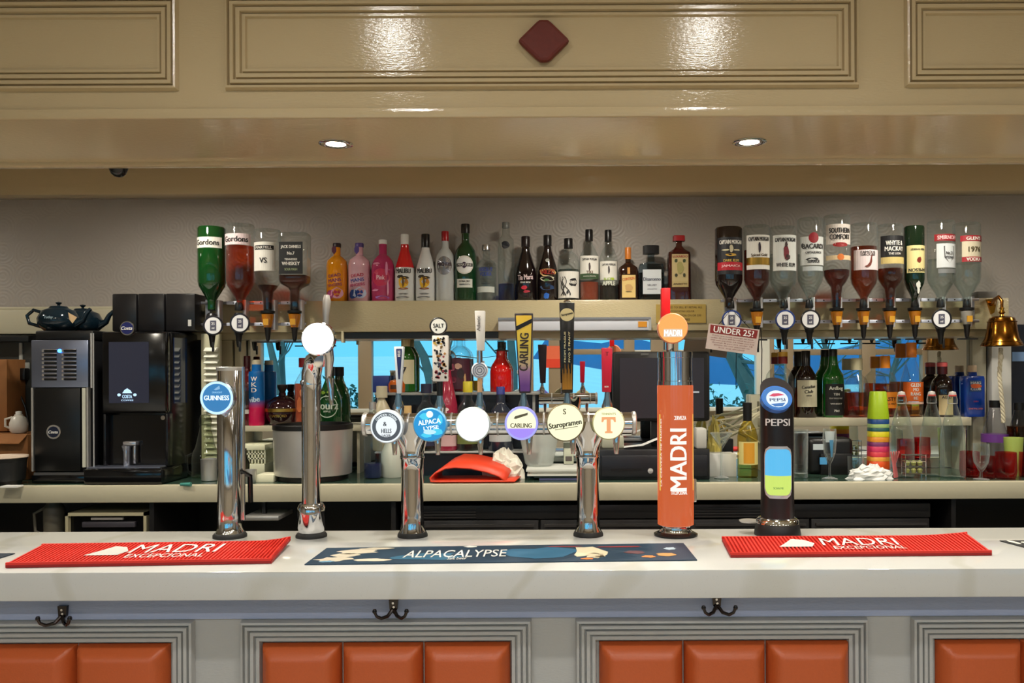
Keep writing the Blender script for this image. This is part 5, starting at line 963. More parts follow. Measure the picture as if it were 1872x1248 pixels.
bottle('dark cream liqueur bottle with cream and blue label', 1002, UD, SZ, 430, 37, CON, gp((26, 16, 16), .1), CB_, .84, 1.15, texts=(('BAILEYS', .435, .075, .95, mat((150, 40, 30), .4)),), group=g1, extra=art(((0, .43, .9, .06, (206, 170, 110)), (0, .33, .75, .045, (210, 205, 180)), (-.1, .31, .3, .02, (70, 110, 60)), (0, .20, .75, .045, (30, 56, 96)), (-.1, .07, .3, .05, (40, 100, 190)), (0, .6, .2, .03, (150, 150, 140)))))
bottle('clear bottle with octopus style black and white label', 1040, UD, SZ, 436, 40, SHO, CLEAR, CB_, .84, 1.2, labels=(('r', .25, 1.05, .42, PAPER),), texts=(('KRAKEN', .29, .05, .5, PAPER, 0, .45),), group=g1, extra=lambda t, c, R, H, mp: (art(((.42, .29, .45, .075, (20, 20, 22)), (-.1, .13, .12, .03, (60, 60, 60))))(t, c, R, H, mp), [ob('tentacle', *(lambda pts: (pts, [(i, i + 1, 2 * len(pts) // 2 - 2 - i, 2 * len(pts) // 2 - 1 - i) for i in range(len(pts) // 2 - 1)]))([mp(.003)(R * (u0 + .22 * math.sin(ph + q * .55) + .02 * q * sd), H * (.08 + .033 * q)) for q in range(10)] + [mp(.003)(R * (u0 + .22 * math.sin(ph + q * .55) + .02 * q * sd + .1 - .006 * q), H * (.08 + .033 * q)) for q in reversed(range(10))]), mat((34, 34, 36), .5), t) for u0, ph, sd in ((-.75, 0, 1), (-.5, 2, 0), (-.3, 4, -1), (-.1, 1, -2))], txt('KRAKEN', (0, 0, 0), .04 * H, PAPER, t, w=.7 * R, mp=lambda a, b: mp(.004)(a + .42 * R, b + .29 * H))), liquid=(.5, glass((190, 200, 195), (110, 120, 115))))
bottle('clear spiced rum bottle with green band and red brown base', 1078, UD, SZ, 420, 37, STD, CLEAR, CB_, .84, 1.15, labels=(('r', .46, .95, .32, PAPER), ('r', .335, .95, .075, mat((50, 76, 44), .5))), texts=(('CAPTAIN MORGAN', .57, .03, .95, INK), ('TIKI', .39, .04, .4, mat((90, 60, 30), .5)), ('MANGO & PINEAPPLE', .335, .018, .8, PAPER)), liquid=(.26, gp((130, 56, 36), .15)), group=g1, extra=art(((0, .47, .1, .06, (60, 40, 40)),)))
bottle('clear spiced rum bottle with green lettered label', 1113, UD, SZ, 421, 34, STD, CLEAR, CB_, .84, 1.15, labels=(('r', .42, .95, .26, PAPER),), texts=(('CAPTAIN MORGAN', .50, .03, .95, INK), ('SLICED', .30, .035, .7, mat((150, 180, 50), .5)), ('APPLE', .24, .06, .9, mat((225, 225, 205), .4))), liquid=(.22, gp((30, 28, 24), .15)), group=g1, extra=art(((0, .43, .1, .06, (60, 50, 50)), (.4, .3, .2, .02, (170, 190, 60)))))
bottle('square brown liqueur bottle with orange cap and yellow label', 1149, UD, SZ, 453, 37, [(.95, 0), (1, .02), (1, .54), (.9, .62), (.5, .68), (.26, .72), (.24, .96)], gp((40, 20, 14), .08), mat((206, 120, 40), .35), .78, 1.3, labels=(('r', .26, .7, .42, mat((222, 192, 120), .5)), ('r', .55, .14, .12, mat((206, 150, 70), .5))), texts=(('COINTREAU', .40, .05, .85, mat((190, 90, 30), .5), 8), ('Liqueur', .16, .03, .4, INK)), sq=5, dep=.8, group=g1, extra=art(((0, .24, .4, .07, (200, 160, 100)),)))
bottle('clear square bottle with wide black cap and white label', 1191, UD, SZ, 450, 47, [(.95, 0), (1, .03), (1, .58), (.9, .66), (.4, .69), (.26, .71), (.26, .90)], glass((190, 204, 212), (120, 136, 146)), CB_, .85, 2.4, labels=(('r', .33, .75, .44, mat((206, 210, 212), .5)),), texts=(('Disaronno', .38, .06, .9, mat((60, 64, 84), .5)), ('VELVET', .27, .03, .5, mat((90, 90, 100), .5)), ('AMARETTO', .2, .02, .5, mat((120, 120, 130), .5))), sq=6, dep=.7, liquid=(.5, glass((120, 130, 140), (60, 66, 70))), group=g1)
bottle('tall square red brown bottle with red cap and ornate label', 1242, UD, SZ, 432, 42, [(1.0, 0), (1.02, .02), (.97, .70), (.93, .74), (.5, .79), (.26, .84), (.26, .93)], gp((58, 22, 18), .08), mat((150, 30, 36), .3), .915, 2.0, labels=(('r', .49, .75, .42, mat((190, 170, 120), .5)), ('r', .245, .75, .09, mat((186, 164, 110), .5))), texts=(('LUXARDO', .665, .035, .85, mat((150, 50, 40), .5)), ('AMARETTO', .245, .03, .8, mat((60, 40, 24), .5))), sq=6, dep=.75, group=g1, extra=art(((0, .5, .3, .1, (160, 150, 90)), (-.35, .6, .14, .03, (60, 70, 40)), (.35, .6, .14, .03, (60, 70, 40)), (-.35, .38, .14, .03, (60, 60, 40)), (.35, .38, .14, .03, (60, 60, 40)))))
# ---------------------------------------------------------------- lower shelf, left
g2 = 'bottles on the lower left shelf'; LD = 3.79
bottle('dark red bottle half hidden behind the blue badged tap', 452, LD, LSZ, 648, 32, STD, gp((90, 20, 26), .1), mat((80, 16, 22), .3), .84, labels=(('r', .4, .9, .2, mat((40, 20, 24), .5)), ('r', .2, .9, .06, PAPER)), group=g2)
BLP = node_mat('blue_to_pink', lambda nt, b: None); nt = BLP.node_tree; b = nt.nodes['Principled BSDF']; b.inputs['Roughness'].default_value = .2
tc = nt.nodes.new('ShaderNodeTexCoord'); sx = nt.nodes.new('ShaderNodeSeparateXYZ'); rp = nt.nodes.new('ShaderNodeValToRGB'); nt.links.new(tc.outputs['Generated'], sx.inputs[0]); nt.links.new(sx.outputs[2], rp.inputs[0]); nt.links.new(rp.outputs[0], b.inputs['Base Color'])
rp.color_ramp.elements[0].position = .28; rp.color_ramp.elements[0].color = lin((206, 30, 84)) + (1,); rp.color_ramp.elements[1].position = .42; rp.color_ramp.elements[1].color = lin((20, 100, 170)) + (1,)
bottle('slender blue to pink bottle with white lettering', 469, LD - .02, LSZ, 655, 28, [(.94, 0), (1, .02), (1, .78), (.95, .82), (.6, .83), (.58, .93)], BLP, mat((200, 190, 160), .4), .93, 1.0, texts=(('W', .71, .065, .5, WPR), ('K', .625, .065, .42, WPR), ('D', .54, .065, .42, WPR), ('vibe', .40, .08, .9, mat((205, 225, 240), .4), 6)), group=g2, name='alcopop_bottle')
def chamb(t, c, R, H, mp):
    lathe('gold_band', c, [(R * .985, H * .33), (R * 1.02, H * .34), (R * 1.02, H * .41), (R * .985, H * .42)], GOLD, t, 36); lathe('crown_stopper', c, [(R * .2, H * .72), (R * .22, H * .74), (R * .16, H * .8), (R * .3, H * .93), (R * .3, H * .99), (1e-5, H)], mat((60, 50, 40), .3, .7), t, 16)
bottle('round squat raspberry liqueur bottle with gold band', 516, LD, LSZ, 700, 60, [(.5, 0), (.72, .03), (.95, .2), (1, .37), (.88, .55), (.5, .68), (.22, .72), (.2, .8)], gp((40, 16, 22), .06), None, group=g2, extra=chamb, texts=(('CHAMBORD', .24, .06, .7, GOLD),))
bottle('clear gin bottle with red cap and orange berries print', 556, LD, LSZ, 652, 36, STD, CLEAR, mat((150, 34, 36), .4), .86, 1.6, liquid=(.62, gp((176, 76, 46), .2)), group=g2, extra=art(((-.2, .3, .3, .12, (206, 110, 60)), (.3, .2, .3, .1, (150, 40, 30)), (.1, .48, .3, .06, (214, 130, 80)))))
bottle('green apple liqueur bottle with round outline logo', 603, LD - .02, LSZ, 668, 42, CON, gp((16, 66, 28), .08), CB_, .84, 1.2, texts=(('Sourz', .34, .13, 1.25, mat((196, 206, 190), .4)), ('APPLE', .24, .03, .4, mat((196, 206, 190), .4))), group=g2, extra=lambda t, c, R, H, mp: (ob('ring_logo', [mp(.0012)(R * q * math.cos(6.2832 * i / 28), H * .32 + R * q * math.sin(6.2832 * i / 28)) for q in (.86, .94) for i in range(28)], [(i, (i + 1) % 28, 28 + (i + 1) % 28, 28 + i) for i in range(28)], mat((190, 205, 185), .4), t), art(((-.3, .56, .2, .03, (150, 190, 60)), (.2, .57, .2, .03, (150, 190, 60))))(t, c, R, H, mp)))
# ---------------------------------------------------------------- step shelf behind the tap bar
g3 = 'bottles on the step shelf'
bottle('green whisky bottle with cream capsule and cream label', 742, 3.80, MSZ, 606, 37, STD, gp((34, 92, 30), .08), mat((206, 192, 140), .5), .76, 1.35, labels=(('r', .34, .95, .40, mat((206, 196, 160), .5)),), texts=(('7', .36, .12, .3, INK),), group=g3)
bottle('small round amber brandy bottle on the step shelf', 727, 3.775, MSZ, 690, 34, [(.9, 0), (1, .1), (1, .6), (.8, .85), (.3, .95)], gp((190, 92, 26), .08), mat((60, 40, 24), .4), .95, 1.2, group=g3, labels=(('r', .4, .6, .3, mat((70, 40, 20), .5)),))
bottle('clear round shouldered gin bottle with peach stopper and dark label', 838, 3.80, MSZ, 604, 48, RND, CLEAR, mat((224, 130, 84), .5), .86, 1.5, labels=(('r', .30, .98, .5, mat((70, 30, 46), .5)),), group=g3, extra=art(((-.4, .4, .3, .07, (150, 70, 90)), (.3, .3, .3, .1, (40, 24, 34)), (.1, .42, .3, .05, (190, 150, 130)), (-.3, .2, .3, .06, (110, 40, 60)), (.6, .2, .1, .1, (200, 160, 110)))))
bottle('pink gin bottle with white tree logo on the step shelf', 818, 3.68, NSZ, 650, 38, CON, gp((156, 40, 66), .1), CB_, .86, 1.2, labels=(('r', .16, .95, .22, mat((206, 170, 170), .5)),), texts=(('GORDONS', .36, .03, .8, PAPER), ('GIN', .30, .04, .35, PAPER)), group=g3, extra=art(((0, .44, .25, .02, (240, 220, 220)), (0, .41, .06, .02, (240, 220, 220)))))
bottle('bright red liqueur bottle with clear pourer', 916, 3.79, MSZ, 622, 40, [(.94, 0), (1, .03), (1, .40), (.9, .5), (.55, .62), (.45, .66), (.42, .82)], gp((206, 24, 22), .06), glass((190, 195, 190), (90, 95, 95)), .86, .8, group=g3, extra=lambda t, c, R, H, mp: lathe('pourer_collar', c, [(R * .55, H * .80), (R * .58, H * .82), (R * .3, H * .83), (R * .26, H * .98)], mat((40, 50, 46), .3), t, 18))
bottle('small clear bottle with dark stopper behind the blue badge', 779, 3.68, NSZ, 700, 40, DEC, CLEAR, mat((40, 44, 66), .4), .86, 1.3, group=g3, liquid=(.5, glass((150, 160, 170), (70, 80, 90))), labels=(('r', .2, .8, .25, mat((40, 44, 70), .5)),))
bottle('small bottle with yellow stopper behind the plain white badge', 855, 3.68, NSZ, 696, 42, DEC, CLEAR, mat((206, 190, 40), .45), .84, 1.1, group=g3, liquid=(.45, glass((150, 160, 80), (80, 90, 30))), labels=(('r', .2, .95, .2, mat((110, 120, 60), .5)),))
bottle('small dark blue necked bottle below the red liqueur', 915, 3.66, NSZ, 706, 46, DEC, gp((40, 46, 60), .1), mat((40, 50, 130), .3), .72, .9, group=g3, labels=(('r', .25, .9, .2, mat((190, 196, 196), .5)),))
bottle('bottle with cork stopper at left of the step shelf', 698, 3.68, NSZ, 704, 34, STD, mat((190, 180, 150), .4), mat((196, 188, 160), .5), .82, 1.8, group=g3)
bottle('small bottle with wooden stopper behind the first badge', 745, 3.665, NSZ, 740, 26, DEC, gp((70, 50, 30), .1), mat((206, 170, 110), .6), .76, 1.4, group=g3)
box('blue_carton', X(683, 3.80), X(713, 3.80), 3.78, 3.83, MSZ, MSZ + .075, mat((24, 48, 120), .4), label='small blue carton at left end of the step shelf', cat='box', bv=.002)
# ---------------------------------------------------------------- lower shelf, right
g4 = 'bottles on the lower right shelf'; RD = 3.79
AMB = glass((244, 176, 100), (214, 110, 40)); AMB2 = glass((234, 146, 84), (196, 84, 36))
bottle('clear whisky bottle with yellow cap behind the cola dispenser', 1431, RD, RSZ, 645, 40, RND, CLEAR, mat((214, 160, 50), .4), .93, 1.3, group=g4, liquid=(.45, AMB), extra=lambda t, c, R, H, mp: lathe('red_collar', c, [(R * .44, H * .82), (R * .44, H * .93), (R * .3, H * .93)], mat((120, 24, 24), .4), t, 18))
bottle('dark whisky bottle with tall black capsule and cream label', 1473, RD, RSZ, 643, 39, STD, gp((26, 12, 10), .06), CB_, .72, 1.25, labels=(('r', .36, .98, .40, mat((206, 200, 170), .5)),), texts=(('Canadian', .46, .045, .8, INK, 6), ('Club', .39, .045, .5, INK, 6), ('1858', .33, .025, .3, INK)), group=g4, extra=lambda t, c, R, H, mp: lathe('gold_ring', c, [(R * .42, H * .71), (R * .43, H * .72), (R * .42, H * .73)], GOLD, t, 18))
bottle('green malt whisky bottle with black label', 1523, RD, RSZ, 640, 38, [(.92, 0), (1, .02), (1, .54), (.93, .62), (.55, .72), (.46, .78), (.42, .84), (.36, .96)], gp((22, 96, 30), .05), CB_, .86, 1.1, labels=(('r', .26, .98, .46, mat((22, 22, 22), .5)),), texts=(('Ardbeg', .42, .07, .85, mat((220, 220, 205), .4)), ('TEN', .34, .035, .35, PAPER), ('ISLAY SINGLE MALT', .28, .02, .8, PAPER), ('WHISKY', .20, .02, .7, PAPER), ('70cl', .1, .03, .3, PAPER)), group=g4)
bottle('squat clear decanter bottle with cream stopper and amber whisky', 1566, RD, RSZ, 657, 44, DEC, CLEAR, mat((206, 196, 160), .5), .80, 1.25, group=g4, liquid=(.42, AMB2))
bottle('clear malt bottle with orange cap and orange label, shorter', 1618, RD, RSZ, 653, 42, RND, CLEAR, mat((226, 134, 30), .4), .80, 1.25, labels=(('r', .28, .9, .26, mat((222, 130, 30), .5)),), texts=(('LASTY', .30, .06, .8, mat((60, 30, 20), .5)), ('SINGLE MALT', .22, .025, .8, mat((90, 50, 20), .5))), group=g4, liquid=(.55, AMB2))
bottle('tall clear malt bottle with orange cap and big orange label', 1666, RD, RSZ, 629, 40, CON, CLEAR, mat((226, 128, 40), .4), .80, 1.3, labels=(('r', .34, .98, .26, mat((226, 104, 30), .5)), ('r', .19, .98, .03, mat((230, 190, 170), .5))), texts=(('GLEN', .43, .05, .55, PAPER), ('MO', .37, .045, .3, PAPER), ('RANG', .31, .045, .55, PAPER), ('IE', .255, .04, .25, PAPER)), group=g4, liquid=(.18, glass((246, 196, 90), (220, 140, 40))))
bottle('dark brown spirit bottle with red capped neck and cream label', 1722, RD, RSZ, 665, 40, RND, gp((24, 12, 12), .06), mat((70, 18, 22), .3), .78, 1.35, labels=(('r', .22, .6, .36, mat((206, 186, 140), .5)),), texts=(('AGED', .36, .05, .55, INK),), group=g4, extra=lambda t, c, R, H, mp: lathe('red_band', c, [(R * .47, H * .92), (R * .48, H * .99), (R * .3, H * 1.002)], mat((206, 90, 90), .4), t, 18))
bottle('square cobalt blue gin bottle with cork stopper', 1777, RD, RSZ, 671, 38, [(.95, 0), (1, .03), (1, .74), (.94, .79), (.4, .81), (.36, .88)], mat((20, 60, 150), .08, coat=.6), mat((206, 180, 150), .5), .87, 1.15, labels=(('r', .60, .6, .22, mat((30, 70, 120), .4)),), texts=(('HAIG', .66, .05, .65, mat((200, 200, 190), .4)), ('CLUB', .54, .05, .65, mat((200, 200, 190), .4)), ('GIN', .3, .03, .3, mat((150, 60, 90), .4)), ('DISTILLED', .16, .03, .9, mat((206, 120, 110), .4))), sq=6, dep=.7, group=g4, extra=art(((0, .60, .55, .045, (206, 90, 40)),)))
# ================================================================ OPTICS
OD = 3.60
RP = mat((214, 214, 220), .3, .6)
def rail(label, px0, px1, plates):
    t = thing('optic_rail', label, 'rail', P((px0 + px1) / 2, 600, OD + .06), 'optic rails')
    for py in (551, 590):
        g = G(); a, b = P(px0, py, OD + .06), P(px1, py, OD + .06); g.box(a.x, b.x, OD + .055, OD + .07, a.z - .006, a.z + .006, .002); g.mk('rail_bar', mat((170, 170, 176), .3, .9), t, True)
        for px in plates: q = P(px, py, OD + .05); p_ = box('clip_plate', q.x - .03, q.x + .03, OD + .046, OD + .055, q.z - .007, q.z + .007, mat((216, 220, 235), .35, .3), t, bv=.002); cylb('screw', (q.x, OD + .0455, q.z), .003, .002, BLACK, p_, n=8)
    for px in (px0 + 12, px1 - 12): pbox('wall_arm', px - 4, px + 4, 545, 596, OD + .07, BD, mat((170, 170, 176), .3, .9), t)
rail('optic rail behind the four upturned bottles on the left', 368, 560, (428, 478, 527)); rail('long optic rail behind the ten upturned bottles on the right', 1318, 1790, (1362, 1408, 1455, 1506, 1552, 1602, 1650, 1697, 1745))
def optic(label, px, kind, py=590, tint=(176, 108, 20), ringc=(30, 30, 40), face=(232, 232, 232)):
    c = P(px, 640, OD); s = OD / F; t = thing('optic_dispenser', label, 'optic', c, 'optic dispensers')
    zz = lambda p: Z(p, OD)
    box('bracket', c.x + .012, c.x + .028, OD + .01, OD + .05, zz(600), zz(545), RP, t, bv=.002)
    lathe('neck_plug', (c.x, OD, zz(565)), [(.016, 0), (.017, .005), (.014, .03), (.012, .035)], BLACK, t, n=18)
    if kind == 'c':
        lathe('collar', (c.x, OD, zz(571)), [(.014, .0), (.029, .002), (.03, .012), (.018, .014)], BLACK, t, n=24)
        lathe('measure_chamber', (c.x, OD, zz(597)), [(.014, 0), (.02, .02), (.026, .058), (.022, .06)], mat(tint, .12, coat=.5), t, n=24)
        box('chamber_label', c.x - .011, c.x + .011, OD - .028, OD - .022, zz(592), zz(581), mat((206, 150, 40), .4), t)
        lathe('nozzle', (c.x, OD, zz(622)), [(.005, 0), (.009, .012), (.013, .05), (.016, .06)], BLACK, t, n=18)
        box('press_bar', c.x - .042, c.x + .042, OD - .012, OD + .0, zz(624), zz(621.5), BLACK, t)
    else:
        lathe('valve_body', (c.x, OD, zz(608)), [(.016, 0), (.024, .02), (.024, .07), (.02, .085), (.015, .09)], mat((20, 20, 24), .3), t, n=24)
        d = cylb('front_disc', P(px + 2, py, OD - .03), 18 * s, .012, mat(ringc, .3), t, bv=.002); cylb('disc_face', P(px + 2, py, OD - .0365), 15 * s, .002, mat(face, .4), d)
        p2 = P(px + 2, py, OD - .038); g = G(); g.box(p2.x - .013, p2.x + .013, p2.y - .0003, p2.y + .0006, p2.z - .021, p2.z + .021); g.mk('disc_print', mat((78, 78, 96), .5), d); txt('25', (p2.x, p2.y - .001, p2.z + .008), .011, mat(face, .4), d); txt('ml', (p2.x, p2.y - .001, p2.z - .010), .009, mat(face, .4), d)
        lathe('nozzle', (c.x, OD, zz(632)), [(.006, 0), (.009, .01), (.014, .05), (.02, .058)], BLACK, t, n=18)
        box('lever', c.x + .004, c.x + .012, OD - .014, OD - .006, zz(640), zz(622), BLACK, t, bv=.001)
INV = [(.92, 0), (1, .02), (1, .66), (.92, .72), (.55, .82), (.34, .88), (.30, .9), (.30, 1)]
INV2 = [(.92, 0), (1, .02), (1, .60), (.95, .66), (.72, .73), (.46, .78), (.4, .86), (.36, 1)]
g5 = 'upturned bottles in optics'
def upturned(label, px, top, w, body, prof=INV, bot=563, **k):
    z0 = Z(bot, OD); return bottle(label, px, OD, z0, top, w, prof, body, inv=True, group=g5, name='optic_bottle', **k)
NB = None
upturned('upturned green gin bottle, leftmost in the left optics', 388, 413, 49, gp((12, 60, 22), .06), texts=(('Gordons', .80, .065, 1.15, INK, 0, 0, .004),), labels=(('r', .80, 1.0, .13, PAPER),))
upturned('upturned pink gin bottle in the left optics', 440, 408, 51, CLEAR, liquid=(.74, glass((240, 140, 90), (206, 80, 60))), labels=(('r', .81, 1.0, .13, mat((226, 206, 206), .5)),), texts=(('Gordons', .81, .065, 1.15, INK, 0, 0, .004),))
upturned('upturned nearly empty brandy bottle with white label, left optics', 490, 418, 47, CLEAR, prof=INV2, liquid=(.30, glass((190, 116, 76), (130, 60, 34))), labels=(('r', .65, .85, .36, PAPER), ('r', .76, .7, .055, INK)), texts=(('MARTELL', .76, .035, .8, PAPER), ('VS', .60, .065, .35, INK)))
upturned('upturned square whiskey bottle with black label, left optics', 540, 425, 51, CLEAR, prof=[(.95, 0), (1, .02), (1, .62), (.9, .67), (.45, .72), (.33, .76), (.33, 1)], sq=6, dep=.9, liquid=(.44, glass((176, 108, 76), (110, 56, 34))), labels=(('r', .66, .88, .42, mat((20, 20, 20), .5)),), texts=(('JACK DANIELS', .80, .05, .95, PAPER), ('No.7', .72, .04, .35, PAPER), ('TENNESSEE', .64, .025, .6, PAPER), ('WHISKEY', .585, .045, .85, PAPER), ('SOUR MASH', .51, .03, .6, mat((150, 160, 120), .5))))
for i, (px, kd) in enumerate(((388, 'd'), (437, 'd'), (490, 'c'), (539, 'c'))): optic(['disc fronted optic under the upturned green gin bottle', 'disc fronted optic under the upturned pink gin bottle', 'amber cone optic under the upturned brandy bottle', 'amber cone optic under the upturned square whiskey bottle'][i], px, kd, 592 if i == 0 else 588)
RUM = glass((190, 110, 76), (130, 56, 34)); WH = glass((214, 136, 88), (160, 76, 40))
upturned('upturned dark rum bottle with black and red label', 1333, 418, 50, gp((22, 12, 12), .08), labels=(('r', .63, .95, .46, mat((26, 26, 30), .5)), ('r', .50, .95, .10, mat((176, 24, 40), .5))), texts=(('CAPTAIN MORGAN', .80, .05, 1.1, PAPER), ('DARK RUM', .57, .035, .7, mat((206, 170, 80), .5)), ('JAMAICA', .50, .035, .9, mat((240, 200, 200), .4))), extra=art(((0, .72, .14, .05, (190, 180, 150)), (-.4, .7, .3, .012, (206, 196, 160)), (.4, .7, .3, .012, (206, 196, 160)), (0, .64, .4, .02, (190, 150, 60)))))
upturned('upturned brown rum bottle with white and gold label', 1384, 415, 48, CLEAR, liquid=(.70, RUM), labels=(('r', .66, .9, .42, PAPER), ('r', .55, .9, .09, GOLD)), texts=(('CAPTAIN MORGAN', .82, .05, 1.05, INK), ('Spiced Gold', .62, .045, .8, mat((90, 70, 40), .5))), extra=art(((0, .72, .1, .07, (50, 40, 50)),)))
upturned('upturned clear rum bottle with white label and red figure print', 1432, 417, 48, CLEAR, liquid=(.66, glass((244, 248, 247), (205, 214, 212))), labels=(('r', .66, .92, .44, mat((220, 222, 216), .5)),), texts=(('CAPTAIN MORGAN', .82, .05, 1.05, INK), ('WHITE RUM', .51, .05, .95, INK)), extra=art(((0, .67, .2, .09, (120, 40, 50)), (.1, .6, .2, .04, (60, 30, 30)), (0, .76, .1, .04, (60, 40, 40)))))
upturned('tall upturned clear white rum bottle with red round emblem', 1482, 402, 46, CLEAR, liquid=(.60, glass((244, 248, 247), (205, 214, 212))), labels=(('r', .62, .98, .32, mat((216, 218, 214), .5)), ('e', .765, .34, .12, mat((150, 30, 40), .5)), ('r', .42, .75, .05, mat((190, 196, 196), .5))), texts=(('BACARDI', .67, .055, 1.1, INK), ('CARTA BLANCA', .60, .025, .8, INK), ('SUPERIOR', .50, .035, .6, INK)), extra=art(((-.1, .525, .5, .018, (30, 30, 30)), (-.9, .68, .1, .03, (30, 30, 30)))))
upturned('tallest upturned bottle, amber liqueur with white label', 1530, 397, 48, CLEAR, prof=INV2, liquid=(.40, glass((186, 96, 62), (120, 44, 26))), labels=(('r', .78, .98, .22, mat((216, 206, 196), .5)), ('e', .665, .5, .05, mat((150, 30, 30), .5)), ('r', .525, .98, .05, mat((214, 190, 150), .5)), ('e', .53, .22, .07, mat((206, 110, 40), .5))), texts=(('SOUTHERN', .82, .055, 1.05, INK), ('COMFORT', .75, .055, 1.0, INK)))
def grouse(t, c, R, H, mp):
    m_ = mp(.003); P2 = [(-.3, .47), (-.1, .485), (.08, .52), (.16, .57), (.22, .605), (.28, .61), (.3, .595), (.26, .58), (.26, .53), (.18, .485), (.05, .465), (-.1, .46)]
    ob('bird_mark', [m_(u * R, v * H) for u, v in P2], [tuple(range(12))], mat((110, 50, 36), .5), t)
upturned('upturned whisky bottle with white bird label', 1580, 412, 48, CLEAR, liquid=(.72, WH), labels=(('r', .55, .98, .24, mat((222, 206, 206), .5)),), texts=(('FAMOUS', .64, .03, .7, INK), ('GROUSE', .61, .025, .7, INK)), extra=grouse)
upturned('upturned whisky bottle with black label and pale strip', 1628, 414, 46, CLEAR, prof=INV2, liquid=(.46, WH), labels=(('r', .71, .98, .28, mat((22, 22, 24), .5)), ('r', .55, .95, .08, mat((196, 176, 110), .5))), texts=(('WHYTE &', .76, .055, .85, PAPER), ('MACKAY', .69, .055, .95, PAPER), ('THE LION', .63, .025, .6, PAPER)))
upturned('narrow upturned green whiskey bottle with cream label', 1672, 417, 36, gp((16, 34, 20), .06), labels=(('r', .58, .98, .34, mat((214, 200, 140), .5)),), texts=(('JAMESON', .45, .055, 1.15, INK, 180), ('IRISH WHISKEY', .70, .025, .9, INK, 180)), extra=art(((.1, .57, .22, .04, (120, 40, 24)), (0, .26, .22, .05, (206, 206, 196)), (0, .2, .12, .06, (206, 206, 196)))))
upturned('upturned clear vodka bottle with red banner and crest', 1721, 408, 48, CLEAR, liquid=(.55, glass((244, 248, 247), (205, 214, 212))), labels=(('r', .58, .8, .28, mat((196, 200, 200), .5), .2), ('r', .79, .85, .08, mat((140, 26, 32), .5), .1), ('r', .40, .7, .05, mat((170, 172, 172), .3, .7), .2)), texts=(('SMIRNOFF', .79, .045, .95, mat((226, 180, 180), .4), 0, .1), ('No.21', .61, .035, .35, INK, 0, .2), ('VODKA', .56, .03, .4, INK, 0, .2)), extra=lambda t, c, R, H, mp: (g_ := G(), ob('crest', [mp(.003)(R * (.2 + q * u), H * v) for q in (.42, .36) for u, v in ((-1, .69), (1, .69), (.9, .56), (0, .49), (-.9, .56))], [(i, (i + 1) % 5, 5 + (i + 1) % 5, 5 + i) for i in range(5)], INK, t)))
upturned('upturned clear vodka bottle with red lettered bands, rightmost', 1768, 412, 48, CLEAR, liquid=(.52, glass((244, 248, 247), (205, 214, 212))), labels=(('r', .67, .75, .28, mat((196, 186, 160), .5), .1), ('r', .80, .85, .07, mat((150, 30, 40), .5), .1), ('r', .55, .75, .06, mat((150, 30, 40), .5), .1)), texts=(("GLEN'S", .80, .04, .7, PAPER, 0, .1), ('VODKA', .55, .04, .7, PAPER, 0, .1), ('1976', .67, .06, .6, mat((70, 60, 30), .5), 0, .15)))
names = ['dark rum', 'brown spiced rum', 'clear figure printed rum', 'tall white rum', 'tallest amber liqueur', 'bird labelled whisky', 'black labelled whisky', 'green whiskey', 'red bannered vodka', 'rightmost vodka']
for px, kd, nm in zip((1336, 1384, 1434, 1480, 1530, 1579, 1627, 1673, 1720, 1768), 'dcddccccdc', names):
    optic('%s optic under the upturned %s bottle' % ('disc fronted' if kd == 'd' else 'cone shaped', nm), px, kd, 586, (150, 146, 136) if nm.startswith('right') else (176, 108, 20), (40, 60, 120) if px in (1336, 1434) else (26, 26, 30))
# ================================================================ FITTINGS
d = 2.148; t = P(997, 78, d); dz = [(-48, 0), (-9, 38), (9, 38), (48, 0), (9, -38), (-9, -38)]
pl = prism('diamond_plaque', [(t.x + a * d / F, t.z + b * d / F) for a, b in dz], 2.128, 2.1501, mat((104, 34, 24), .45, bump=.2, vary=.2, bscale=90), label='dark red wooden diamond plaque on the bulkhead panel', cat='plaque'); bv = pl.modifiers.new('edge', 'BEVEL'); bv.width = .008; bv.segments = 2
c = P(218, 305, 2.655); t = thing('security_camera', 'small black dome camera behind the bulkhead edge', 'camera', c)
lathe('dome', c, [(1e-5, -.026), (.012, -.024), (.021, -.016), (.027, -.002), (.028, .004)], mat((10, 10, 14), .05), t); lathe('housing', c, [(.029, .003), (.031, .006), (.031, .02), (.02, .024)], mat((30, 30, 32), .4), t); box('mount', c.x - .012, c.x + .012, 2.62, 2.66, c.z + .02, c.z + .05, BLACK, t)
t = thing('light_batten', 'long slim white light batten fixed to the shelf beam', 'light', P(1050, 603, BD)); pbox('batten_body', 911, 1190, 581, 604, BD - .05, BD, mat((205, 208, 216), .35), t, bv=.004); pbox('batten_top', 911, 1190, 580, 584, BD - .055, BD - .05, mat((150, 152, 156), .3, .6), t); pbox('batten_end', 1186, 1191, 580, 604, BD - .053, BD - .049, STEEL, t); pbox('orange_sticker', 1167, 1183, 588, 598, BD - .053, BD - .0505, mat((210, 140, 30), .5), t)
t = thing('under_beam_strip', 'narrow black strip fixed under the shelf beam', 'strip', P(770, 617, BD + .01)); pbox('black_strip', 628, 911, 606, 617, BD + .01, BD + .028, BLACK, t); pbox('end_cap', 624, 628, 603, 624, BD - .004, BD + .03, mat((214, 205, 170), .5), t)  # plain black bar along the underside of the beam
t = thing('brass_notice', 'engraved brass notice plate on the shelf beam', 'notice', P(1245, 590, BD)); pbox('plate', 1200, 1291, 557, 591, BD - .006, BD, mat((190, 160, 84), .4, .5), t)
